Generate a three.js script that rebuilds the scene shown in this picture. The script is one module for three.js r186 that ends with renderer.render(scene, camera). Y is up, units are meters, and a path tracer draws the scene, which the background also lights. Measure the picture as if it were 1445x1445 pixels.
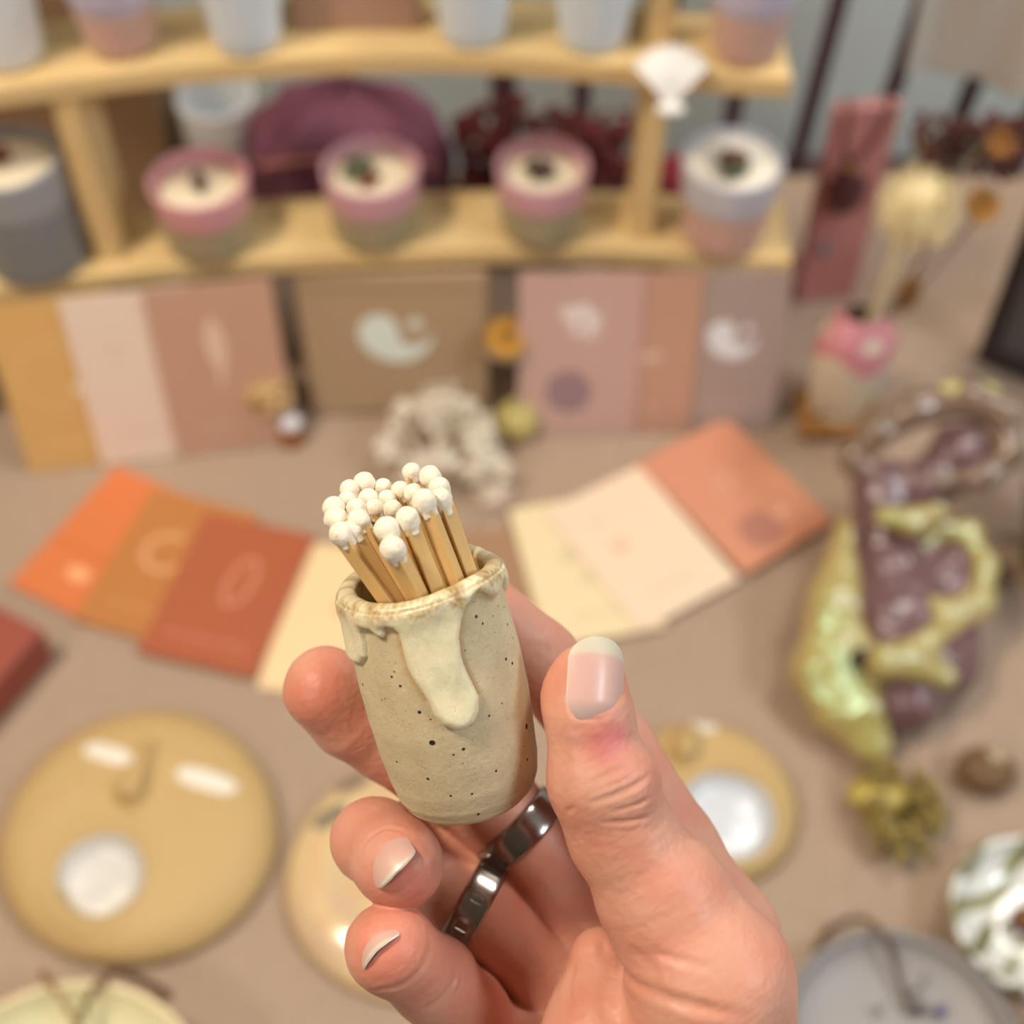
import * as THREE from 'three';
import { mergeGeometries, mergeVertices, toCreasedNormals } from 'three/addons/utils/BufferGeometryUtils.js';
import { RoundedBoxGeometry } from 'three/addons/geometries/RoundedBoxGeometry.js';
import { ImprovedNoise } from 'three/addons/math/ImprovedNoise.js';
import { RectAreaLightUniformsLib } from 'three/addons/lights/RectAreaLightUniformsLib.js';

// ---------------------------------------------------------------- camera, light, exposure
RectAreaLightUniformsLib.init();
const scene = new THREE.Scene();
const V = (x, y, z) => new THREE.Vector3(x, y, z);
const FPX = 2000, CAM_H = 0.83, PITCH = 52 * Math.PI / 180;
const camera = new THREE.PerspectiveCamera(2 * Math.atan(722.5 / FPX) * 180 / Math.PI, 1, 0.02, 30);
camera.position.set(0, CAM_H, 0);
camera.rotation.set(-PITCH, 0, 0);
camera.updateMatrixWorld(true);
camera.focus = 0.293;
camera.userData.fStop = 8.5;
scene.add(camera);
const renderer = new THREE.WebGLRenderer({ antialias: true });
renderer.toneMapping = THREE.LinearToneMapping;
renderer.toneMappingExposure = 0.88;
renderer.shadowMap.enabled = true;
scene.background = new THREE.Color(0x000000);

// ceiling lamps of the shop, the last one added for cool daylight: [x, z, width, depth, colour, intensity]
const CEIL = 1.75, FLOOR = -0.75;
const LAMPS = [
  [-0.72, -0.28, 0.22, 0.22, [1.0, 0.86, 0.68], 168],
  [0.75, -0.85, 0.4, 0.4, [1.0, 0.95, 0.88], 28],
  [-1.15, 0.95, 0.4, 0.4, [1.0, 0.93, 0.85], 36],
  [1.55, 0.25, 0.6, 0.6, [0.82, 0.92, 1.0], 27],  // added panel in place of window daylight, lights the cup fronts
];

// ---------------------------------------------------------------- helpers
const CR = V(1, 0, 0), CU = V(0, Math.cos(PITCH), -Math.sin(PITCH)), CF = V(0, -Math.sin(PITCH), -Math.cos(PITCH));
function pixelRay(px, py) { return CF.clone().addScaledVector(CR, (px - 722.5) / FPX).addScaledVector(CU, (722.5 - py) / FPX); }
function onPlane(px, py, h = 0) { const d = pixelRay(px, py), t = (CAM_H - h) / -d.y; const p = V(0, CAM_H, 0).addScaledVector(d, t); p.y = h; return p; }
function metresPerPixel(p) { return p.clone().sub(camera.position).dot(CF) / FPX; }
const camPoint = (px, py, d) => V((px - 722.5) / FPX * d, (722.5 - py) / FPX * d, -d);   // camera-aligned metres
const toWorld = (v) => V(0, CAM_H, 0).addScaledVector(CR, v.x).addScaledVector(CU, v.y).addScaledVector(CF, -v.z);

let seedState = 12345;
const rnd = () => { seedState = (Math.imul(seedState, 1664525) + 1013904223) >>> 0; return seedState / 4294967296; };
const rr = (a, b) => a + (b - a) * rnd();
const noiseGen = new ImprovedNoise();
const N3 = (x, y, z) => noiseGen.noise(x, y, z);
const clamp = (x, a = 0, b = 1) => Math.min(b, Math.max(a, x));
const smooth = (a, b, x) => { const t = clamp((x - a) / (b - a)); return t * t * (3 - 2 * t); };
const lerp = (a, b, t) => a + (b - a) * t;

const used = {};
function numbered(name) { const n = used[name] = (used[name] ?? -1) + 1; return n ? `${name}_${String(n).padStart(3, '0')}` : name; }
function tag(o, label, category, group) { o.userData.label = label; o.userData.category = category; if (group) o.userData.group = group; return o; }
function shade(o) { o.traverse((m) => { if (m.isMesh) { m.castShadow = true; m.receiveShadow = true; } }); return o; }
function thing(name, label, category, pos = [0, 0, 0], turn = 0, group) {
  const o = new THREE.Group(); o.name = numbered(name);
  if (pos.isVector3) o.position.copy(pos); else o.position.set(...pos);
  o.rotation.y = turn; scene.add(o); return tag(o, label, category, group);
}
function part(parent, name, geometry, material, label) {
  const m = new THREE.Mesh(Array.isArray(geometry) ? mergeGeometries(geometry.map((g) => g.index ? g.toNonIndexed() : g).map((g) => { for (const k of Object.keys(g.attributes)) if (!['position', 'normal', 'uv'].includes(k)) g.deleteAttribute(k); return g; })) : geometry, material);
  m.name = name; m.castShadow = m.receiveShadow = true; if (label) m.userData.label = label; parent.add(m); return m;
}
function structure(name, geometry, material) { const m = part(scene, name, geometry, material); m.userData.kind = 'structure'; return m; }

function gridGeo(nu, nv, fn, opts = {}) {   // fn(u, v) -> [x, y, z] ; u may wrap
  const pos = [], uv = [], idx = [], col = [];
  for (let j = 0; j <= nv; j++) for (let i = 0; i <= nu; i++) {
    const p = fn(i / nu, j / nv); pos.push(p[0], p[1], p[2]); uv.push(i / nu, j / nv); if (opts.color) col.push(...opts.color(i / nu, j / nv, p));
  }
  for (let j = 0; j < nv; j++) for (let i = 0; i < nu; i++) {
    const a = j * (nu + 1) + i, b = a + 1, c = a + nu + 1, d = c + 1;
    if (opts.skip && opts.skip((i + .5) / nu, (j + .5) / nv)) continue;
    if (opts.flip) idx.push(a, c, b, b, c, d); else idx.push(a, b, c, b, d, c);
  }
  const g = new THREE.BufferGeometry();
  g.setAttribute('position', new THREE.Float32BufferAttribute(pos, 3)); g.setAttribute('uv', new THREE.Float32BufferAttribute(uv, 2));
  if (opts.color) g.setAttribute('color', new THREE.Float32BufferAttribute(col, 3));
  g.setIndex(idx); g.computeVertexNormals();
  if (opts.wrap) {   // average normals across the u seam
    const n = g.attributes.normal;
    for (let j = 0; j <= nv; j++) { const a = j * (nu + 1), b = a + nu; const x = n.getX(a) + n.getX(b), y = n.getY(a) + n.getY(b), z = n.getZ(a) + n.getZ(b), l = Math.hypot(x, y, z) || 1; n.setXYZ(a, x / l, y / l, z / l); n.setXYZ(b, x / l, y / l, z / l); }
  }
  return g;
}
function lathe(profile, seg = 48) { return new THREE.LatheGeometry(profile.map(([r, y]) => new THREE.Vector2(r, y)), seg); }
function tube(points, r, seg = 24, rad = 6) { return new THREE.TubeGeometry(new THREE.CatmullRomCurve3(points), seg, r, rad); }
function bar(a, b, r0, r1, rad = 6) {
  const d = b.clone().sub(a), g = new THREE.CylinderGeometry(r1, r0, d.length(), rad, 1);
  g.applyQuaternion(new THREE.Quaternion().setFromUnitVectors(V(0, 1, 0), d.clone().normalize())); g.translate((a.x + b.x) / 2, (a.y + b.y) / 2, (a.z + b.z) / 2); return g;
}
function ball(p, r, sx = 1, sy = 1, sz = 1, d = 2) { const g = new THREE.IcosahedronGeometry(r, d); g.scale(sx, sy, sz); g.translate(p.x, p.y, p.z); return g; }

// textures
function canvasTexture(w, h, draw, srgb = true, repeat) {
  const c = document.createElement('canvas'); c.width = w; c.height = h; const x = c.getContext('2d'); draw(x, w, h);
  const t = new THREE.CanvasTexture(c); if (srgb) t.colorSpace = THREE.SRGBColorSpace;
  t.wrapS = t.wrapT = THREE.RepeatWrapping; if (repeat) t.repeat.set(...repeat); return t;
}
function noiseTexture(size, scale, oct = 3, gain = .5, stretch = [1, 1]) {
  const data = new Uint8Array(size * size * 4);
  const P = scale;   // periods per tile; tile by blending
  for (let y = 0; y < size; y++) for (let x = 0; x < size; x++) {
    let v = 0, a = 1, f = 1, s = 0;
    for (let o = 0; o < oct; o++) {
      const u = x / size * P * f * stretch[0], w = y / size * P * f * stretch[1], pu = P * f * stretch[0], pw = P * f * stretch[1];
      const tu = x / size, tw = y / size;
      const n = (N3(u, w, o * 7.3) * (1 - tu) + N3(u - pu, w, o * 7.3) * tu) * (1 - tw) + (N3(u, w - pw, o * 7.3) * (1 - tu) + N3(u - pu, w - pw, o * 7.3) * tu) * tw;
      v += n * a; s += a; a *= gain; f *= 2;
    }
    const k = clamp(.5 + .75 * v / s) * 255; const i = (y * size + x) * 4; data[i] = data[i + 1] = data[i + 2] = k; data[i + 3] = 255;
  }
  const t = new THREE.DataTexture(data, size, size); t.wrapS = t.wrapT = THREE.RepeatWrapping; t.magFilter = THREE.LinearFilter; t.minFilter = THREE.LinearMipmapLinearFilter; t.generateMipmaps = true; t.needsUpdate = true; return t;
}
function clayNoise(rep) { const t = noiseTexture(256, 24, 3, .6); t.repeat.set(rep, rep); return t; }
const fineNoise = clayNoise(3);
const M = (color, roughness = .7, more = {}) => new THREE.MeshPhysicalMaterial({ color, roughness, ...more });

// ---------------------------------------------------------------- room
const wallMat = M(0xd0d8d6, .8), floorMat = M(0x8a8480, .6), ceilMat = M(0xc9c0b4, .9);
function slab(name, x0, x1, y0, y1, z0, z1, m) { const g = new THREE.BoxGeometry(x1 - x0, y1 - y0, z1 - z0); g.translate((x0 + x1) / 2, (y0 + y1) / 2, (z0 + z1) / 2); return structure(name, g, m); }
slab('floor', -2.6, 2.6, FLOOR - .1, FLOOR, -1.5, 2.6, floorMat);
slab('ceiling', -2.6, 2.6, CEIL, CEIL + .1, -1.5, 2.6, ceilMat);
slab('wall_back', -2.6, 2.6, FLOOR - .1, CEIL + .1, -1.6, -1.5, wallMat);
slab('wall_front', -2.6, 2.6, FLOOR - .1, CEIL + .1, 2.6, 2.7, M(0x8c7c6c, .9));
slab('wall_left', -2.7, -2.6, FLOOR - .1, CEIL + .1, -1.6, 2.7, M(0xb5a592, .9));
slab('wall_right', 2.6, 2.7, FLOOR - .1, CEIL + .1, -1.6, 2.7, M(0xd4d2cd, .9));
slab('baseboard_back', -2.6, 2.6, FLOOR, FLOOR + .1, -1.5, -1.485, M(0xb9bdb9, .6));
LAMPS.forEach(([x, z, w, d, c, I], i) => {
  const where = ['over the left part of the table', 'over the right part of the table', 'behind the photographer', 'added for cool daylight near the right wall'][i];
  const o = thing('ceiling_lamp', `square ceiling lamp with a glowing diffuser ${where}`, 'lamp', [x, CEIL, z], 0, 'square ceiling lamps');
  const fr = [];
  for (const s of [-1, 1]) { const a = new THREE.BoxGeometry(w + .04, .05, .02); a.translate(0, -.026, s * (d / 2 + .01)); const b = new THREE.BoxGeometry(.02, .05, d); b.translate(s * (w / 2 + .01), -.026, 0); fr.push(a, b); }
  part(o, 'frame', fr, M(0xeeeeee, .5));
  const g = new THREE.BoxGeometry(w, .01, d); g.translate(0, -.03, 0);
  part(o, 'diffuser', g, new THREE.MeshStandardMaterial({ color: 0xffffff, emissive: new THREE.Color(...c), emissiveIntensity: 1.5, roughness: .6 }));
  const l = new THREE.RectAreaLight(new THREE.Color(...c), I, w * .96, d * .96); l.position.set(0, -.042, 0); l.rotation.x = -Math.PI / 2; l.castShadow = true; o.add(l);
});

// ---------------------------------------------------------------- table and cloth
const clothBump = noiseTexture(256, 40, 2, .6);
const clothColor = (() => {
  const t = canvasTexture(1024, 1024, (x, w, h) => {
    x.fillStyle = '#a68f7b'; x.fillRect(0, 0, w, h);
    for (let i = 0; i < 26000; i++) { x.fillStyle = rnd() < .5 ? 'rgba(184,160,140,.20)' : 'rgba(140,116,102,.20)'; const a = rnd() * w, b = rnd() * h; if (rnd() < .5) x.fillRect(a, b, rr(4, 16), 1.3); else x.fillRect(a, b, 1.3, rr(4, 16)); }
  }); t.repeat.set(3, 3); return t;
})();
const table = thing('table', 'long market table hidden under the beige tablecloth', 'table', [0, FLOOR, -.56]);
{
  const top = new RoundedBoxGeometry(1.9, .03, .94, 2, .005); top.translate(0, .75 - .0185, 0); part(table, 'table_top', top, M(0x7a5a3c, .6));
  for (const [sx, sz] of [[-1, -1], [1, -1], [-1, 1], [1, 1]]) { const l = new THREE.BoxGeometry(.05, .716, .05); l.translate(sx * .88, .358, sz * .4); part(table, 'leg', l, M(0x55504a, .5)); }
}
{
  // draped cloth: a sheet over the table with hanging sides
  const prof = [[-.60, -.60], [-.492, -.03], [-.487, -.006], [-.474, 0], [.474, 0], [.487, -.006], [.492, -.03], [.60, -.60]];
  const at = (p, t) => { const f = t * (p.length - 1), i = Math.min(p.length - 2, Math.floor(f)), k = f - i; return [lerp(p[i][0], p[i + 1][0], k), lerp(p[i][1], p[i + 1][1], k)]; };
  const g = gridGeo(160, 112, (u, v) => {
    const [z, y] = at(prof, v); let x = (u - .5) * 2.02;
    const hang = clamp(-y / .5); const zz = z + Math.sin(u * 55) * .012 * hang * Math.sign(z);
    return [x, y - .0003, zz];
  }, { flip: true });
  g.attributes.uv.array.forEach((_, i, a) => { a[i] *= i % 2 ? 1.1 : 2; });
  const c = part(scene, 'tablecloth', g, new THREE.MeshPhysicalMaterial({ map: clothColor, roughness: .93, bumpMap: clothBump, bumpScale: .0004, side: THREE.DoubleSide, sheen: .2, sheenRoughness: .6 }));
  c.position.set(0, 0, -.56); clothBump.repeat.set(14, 14);
  tag(c, 'beige mauve woven tablecloth spread under the whole display', 'tablecloth');
}
// AFTER_TABLE

// ---------------------------------------------------------------- match holder (local frame: y along its axis, z towards the open air in front)
const HB = camPoint(662, 1118, .309), HT = camPoint(592, 812, .292);
const HAX = HT.clone().sub(HB).normalize(), HLEN = HT.distanceTo(HB);
const HEZ = V(0, 0, 1).addScaledVector(HAX, -HAX.z).normalize(), HEX = HAX.clone().cross(HEZ);
const camQ = camera.quaternion.clone();
const holderQ = camQ.clone().multiply(new THREE.Quaternion().setFromRotationMatrix(new THREE.Matrix4().makeBasis(HEX, HAX, HEZ)));
const holderLocal = (v) => { const d = v.clone().sub(HB); return V(d.dot(HEX), d.dot(HAX), d.dot(HEZ)); };
const MM = .001;
const RIN = 13.9 * MM;
function rimLift(th) { return (.5 * Math.sin(th * 2 + .8) + .35 * Math.sin(th * 3 - 1)) * MM; }
function holderR(h, th) {
  const pts = [[0, 13.0], [.03, 14.5], [.08, 15.6], [.16, 16.4], [.3, 17.1], [.45, 17.5], [.6, 17.35], [.75, 16.9], [.88, 16.35], [1, 15.9]];
  const t = clamp(h / HLEN); let i = 0; while (i < pts.length - 2 && pts[i + 1][0] < t) i++;
  const k = smooth(pts[i][0], pts[i + 1][0], t) * .35 + clamp((t - pts[i][0]) / (pts[i + 1][0] - pts[i][0])) * .65;
  let r = lerp(pts[i][1], pts[i + 1][1], k);
  r += .30 * Math.sin(th + .4 + t * 2) + .22 * Math.sin(2 * th + 5 * t) + .16 * N3(Math.sin(th) * 2.2 + 5, t * 4.5, Math.cos(th) * 2.2);
  return r * MM;
}
function hitHolder(px, py) {   // where the sight line through a pixel meets the holder's outer wall: [angle, height]
  let best = 1e9, out = [0, 0];
  for (let d = .262; d < .33; d += .00008) {
    const p = holderLocal(camPoint(px, py, d)), th = Math.atan2(p.x, p.z), e = Math.hypot(p.x, p.z) - holderR(p.y, th);
    if (e < best) { best = e; out = [th, p.y]; } if (e < 0) break;
  }
  return out;
}
const dripPixels = [[479, 833], [484, 870], [489, 899], [495, 924], [504, 934], [513, 935], [519, 926], [518, 908], [515, 891], [516, 885], [526, 887], [535, 896], [543, 899], [545, 893], [543, 886], [549, 883], [557, 885], [563, 892], [567, 906], [571, 924], [577, 944], [586, 961], [597, 977], [604, 988], [613, 1008], [624, 1021], [642, 1029], [657, 1027], [668, 1017], [674, 1001], [674, 981], [666, 964], [657, 946], [650, 926], [647, 899], [650, 873], [655, 855], [666, 837], [675, 834], [684, 839], [693, 842], [700, 835], [702, 818]];
const RW = 17 * MM;
const drip = dripPixels.map(([x, y]) => { const [t, h] = hitHolder(x, y); return [t * RW, h]; });
{
  drip[0][1] = HLEN - 7 * MM;
  const first = drip[0], last = drip[drip.length - 1];
  const back = [], n = 14; const a0 = last[0] / RW, a1 = first[0] / RW + Math.PI * 2;
  for (let i = 1; i < n; i++) { const a = lerp(a0, a1, i / n); back.push([a, HLEN - (5 + 2.5 * Math.sin(i * 2.1) + (i === 5 ? 8 : 0)) * MM]); }
  drip.back = back;
}
const dripPoly = [];
for (const k of [-1, 0]) for (const [a, h] of drip.back) { const t = a + k * 2 * Math.PI; if (k === -1 && t * RW < drip[0][0] - 1e-4 || k === 0 && t * RW > drip[drip.length - 1][0]) dripPoly.push([t * RW, h]); }
dripPoly.push(...drip); dripPoly.sort; // order fixed below
{
  const left = dripPoly.filter((p) => p[0] < drip[0][0] - 1e-5 && !drip.includes(p)).sort((a, b) => a[0] - b[0]);
  const right = dripPoly.filter((p) => p[0] > drip[drip.length - 1][0] && !drip.includes(p)).sort((a, b) => a[0] - b[0]);
  dripPoly.length = 0; dripPoly.push([left[0][0] - .03, HLEN - .005], ...left, ...drip, ...right, [right[right.length - 1][0] + .03, HLEN - .005], [.2, HLEN + .02], [-.2, HLEN + .02]);
}
function polySdf(poly, x, y) {   // negative inside
  let d = 1e9, s = 1;
  for (let i = 0, j = poly.length - 1; i < poly.length; j = i++) {
    const ex = poly[j][0] - poly[i][0], ey = poly[j][1] - poly[i][1], wx = x - poly[i][0], wy = y - poly[i][1], t = clamp((wx * ex + wy * ey) / (ex * ex + ey * ey || 1e-12));
    d = Math.min(d, (wx - ex * t) ** 2 + (wy - ey * t) ** 2);
    const c1 = y >= poly[i][1], c2 = y < poly[j][1], c3 = ex * wy > ey * wx; if ((c1 && c2 && c3) || (!c1 && !c2 && !c3)) s = -s;
  }
  return s * Math.sqrt(d);
}
const holder = thing('match_holder', 'speckled beige stoneware match holder with a cream drip glaze, held in the hand', 'match holder', toWorld(HB));
holder.quaternion.copy(holderQ);
{
  const W = 2048, Hc = 1024;
  const px = (th, h) => [((th / (2 * Math.PI) + 1.5) % 1) * W, (1 - h / (HLEN * 1.05)) * Hc];
  const clay = canvasTexture(W, Hc, (x) => {
    x.fillStyle = '#c9b792'; x.fillRect(0, 0, W, Hc);
    const im = x.getImageData(0, 0, W, Hc), d = im.data;
    for (let j = 0; j < Hc; j++) for (let i = 0; i < W; i++) {
      const a = i / W * 2 * Math.PI, q = j / Hc * 3.1; const sx = Math.sin(a), cx = Math.cos(a);
      const n = N3(sx * 3, q * 3, cx * 3) * 9 + N3(sx * 11 + 4, q * 11, cx * 11) * 5 + N3(sx * 45, q * 45, cx * 45 + 9) * 9 + (rnd() - .5) * 11;
      const k = (j * W + i) * 4; d[k] += n; d[k + 1] += n * .98; d[k + 2] += n * .9;
    }
    x.putImageData(im, 0, 0);
    // toasted clay beside the glaze edge
    for (const [wd, al] of [[46, .10], [30, .13], [16, .16]]) { x.strokeStyle = `rgba(176,116,54,${al})`; x.lineWidth = wd; x.lineJoin = 'round'; x.beginPath(); drip.slice(9, 24).forEach(([t, h], i) => { const p = px(t / RW, h); i ? x.lineTo(...p) : x.moveTo(...p); }); x.stroke(); x.beginPath(); drip.slice(30).forEach(([t, h], i) => { const p = px(t / RW, h); i ? x.lineTo(...p) : x.moveTo(...p); }); x.stroke(); }
    for (let i = 0; i < 1500; i++) { const r = rr(.6, 2.1); x.fillStyle = `rgba(${70 + rnd() * 60},${45 + rnd() * 40},${22 + rnd() * 25},${rr(.25, .85)})`; x.beginPath(); x.ellipse(rnd() * W, rnd() * Hc, r, r * rr(.8, 1.5), 0, 0, 7); x.fill(); }
    for (let i = 0; i < 60; i++) { const r = rr(2.2, 3.8); x.fillStyle = 'rgba(58,36,22,.9)'; x.beginPath(); x.ellipse(rnd() * W, rnd() * Hc, r, r, 0, 0, 7); x.fill(); }
    const spots = [[610, 1048, 4.2], [743, 1025, 4], [654, 1057, 2.3], [744, 1072, 2.3], [672, 870, 2.4], [714, 930, 2.3], [723, 936, 2.3], [604, 1099, 2.2], [592, 1005, 2.6], [565, 968, 2], [553, 955, 1.8], [716, 881, 2], [675, 1149, 2.4], [636, 1123, 1.8], [700, 1088, 1.8], [760, 1000, 2], [681, 880, 1.8], [512, 966, 2], [690, 1010, 1.6], [640, 1065, 1.5], [560, 1075, 1.6], [666, 1120, 1.7]];
    for (const [a, b, r] of spots) { const [t, h] = hitHolder(a, b), p = px(t, h), s = r * .145 * MM; const ux = s / (2 * Math.PI * RW) * W, uy = s / (HLEN * 1.05) * Hc; x.fillStyle = '#2b1a10'; x.beginPath(); x.ellipse(p[0], p[1], ux, uy, 0, 0, 7); x.fill(); }
  });
  clay.repeat.set(1, 1);
  const clayBump = noiseTexture(512, 40, 3, .65); clayBump.repeat.set(2, 1);
  const bodyMat = M(0xffffff, .82, { map: clay, bumpMap: clayBump, bumpScale: .00012 });
  const rows = [];   // [kind, value]
  const nO = 90;
  const bodyPoint = (u, v) => {
    const th = (u - .5) * 2 * Math.PI; let r, h; const top = HLEN + rimLift(th);
    if (v < .08) { const k = v / .08; r = 13.0 * MM * k * .999 + 1e-6; h = 0 - .0002 * (1 - k); r = holderR(0, th) * k; }
    else if (v < .62) { const k = (v - .08) / .54; h = k * k * .25 * top + k * .75 * top; r = holderR(h, th); const e = clamp((h - (top - 1.3 * MM)) / (1.3 * MM)); r -= e * e * .8 * MM; }
    else if (v < .66) { const k = (v - .62) / .04; const ro = holderR(top, th) - .8 * MM; r = lerp(ro, RIN, k); h = top + .3 * MM * Math.sin(k * Math.PI); }
    else if (v < .95) { const k = (v - .66) / .29; h = lerp(top, 3.5 * MM, k); r = RIN - .3 * MM * Math.sin(k * 3); }
    else { const k = (v - .95) / .05; h = 3.5 * MM; r = RIN * (1 - k) + 1e-6; }
    return [r * Math.sin(th), h, r * Math.cos(th)];
  };
  const g = gridGeo(220, 260, bodyPoint, { wrap: true });
  const uv = g.attributes.uv, po = g.attributes.position; for (let i = 0; i < uv.count; i++) uv.setY(i, clamp(po.getY(i) / (HLEN * 1.05)));
  part(holder, 'body', g, bodyMat);
  // glaze: a skin over the rim that runs down in drips
  const HMIN = HLEN - 37 * MM;
  const gw = (u, v) => {
    const th = (u - .5) * 2 * Math.PI, top = HLEN + rimLift(th);
    const lump = (N3(Math.sin(th) * 5, 3 + v * 6, Math.cos(th) * 5) * .25 + N3(Math.sin(th) * 14, 3 + v * 16, Math.cos(th) * 14) * .09) * MM;
    if (v < .72) {
      const k = v / .72, h = lerp(HMIN, top - .4 * MM, k), q = -polySdf(dripPoly, th * RW, h);
      const bulb = .75 * MM * smooth(HLEN - 18 * MM, HLEN - 25 * MM, h), Tm = 1.2 * MM + bulb, w = 1.3 * MM + bulb;
      let t = q <= 0 ? -Math.min(.5 * MM, -q * 1.2) : Tm * Math.sqrt(1 - (1 - Math.min(1, q / w)) ** 2) + lump * Math.min(1, q / w);
      const mid = clamp((q - 1.5 * MM) / (3 * MM)); t -= mid * .32 * MM;
      const e = smooth(top - 6 * MM, top - 1.0 * MM, h); t += e * .65 * MM;
      return [th, h, holderR(h, th) + t - clamp((h - (top - 1.6 * MM)) / (1.6 * MM)) ** 2 * .3 * MM, q];
    }
    if (v < .84) { const k = (v - .72) / .12, ro = holderR(top, th) + 1.1 * MM, c = Math.PI * k; const ri = RIN - .5 * MM; return [th, top - .4 * MM + Math.sin(c) * 1.35 * MM + lump * .6, lerp(ro, ri, .5 - .5 * Math.cos(c)), .02]; }
    const k = (v - .84) / .16; return [th, top - .4 * MM - k * 14 * MM, RIN - .5 * MM + k * .8 * MM + lump * .4 * (1 - k), .02];
  };
  const g2 = gridGeo(520, 300, (u, v) => { const [th, h, r] = gw(u, v); return [r * Math.sin(th), h, r * Math.cos(th)]; }, { wrap: true, skip: (u, v) => gw(u, v)[3] < -.55 * MM });
  const uv2 = g2.attributes.uv, po2 = g2.attributes.position; for (let i = 0; i < uv2.count; i++) uv2.setY(i, clamp(po2.getY(i) / (HLEN * 1.05)));
  const glazeMap = canvasTexture(W, Hc, (x) => {
    x.fillStyle = '#e6dbb6'; x.fillRect(0, 0, W, Hc);
    const im = x.getImageData(0, 0, W, Hc), d = im.data;
    for (let j = 0; j < Hc; j++) { const h = (1 - j / Hc) * HLEN * 1.05; for (let i = 0; i < W; i++) {
      const th = (i / W - .5) * 2 * Math.PI, sx = Math.sin(th), cx = Math.cos(th), q = j / Hc * 3.1;
      const n1 = N3(sx * 5, q * 5, cx * 5), n2 = N3(sx * 22, q * 22, cx * 22), n3 = N3(sx * 60, q * 60, cx * 60);
      let brown = smooth(HLEN - 5 * MM, HLEN - .5 * MM, h) * clamp(.30 + n1 * .9 + n2 * .5) * .75;
      const fre = clamp((n3 - .33) * 3) * .4 * clamp(.5 + n1 * 2);
      const k = (j * W + i) * 4, n = n1 * 10 + n2 * 5;
      let r = d[k] + n, gg = d[k + 1] + n, b = d[k + 2] + n * 1.1;
      const m = clamp(brown + fre); r = lerp(r, 140, m); gg = lerp(gg, 98, m); b = lerp(b, 46, m);
      d[k] = r; d[k + 1] = gg; d[k + 2] = b;
    } }
    x.putImageData(im, 0, 0);
    for (let i = 0; i < 900; i++) { const r = rr(.6, 1.6); x.fillStyle = `rgba(92,62,30,${rr(.15, .6)})`; x.beginPath(); x.arc(rnd() * W, rnd() * Hc, r, 0, 7); x.fill(); }
  });
  part(holder, 'drip_glaze', g2, M(0xffffff, .36, { map: glazeMap, bumpMap: clayBump, bumpScale: .00005, clearcoat: .25, clearcoatRoughness: .3 }), 'glossy cream glaze running down from the rim');
}

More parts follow.
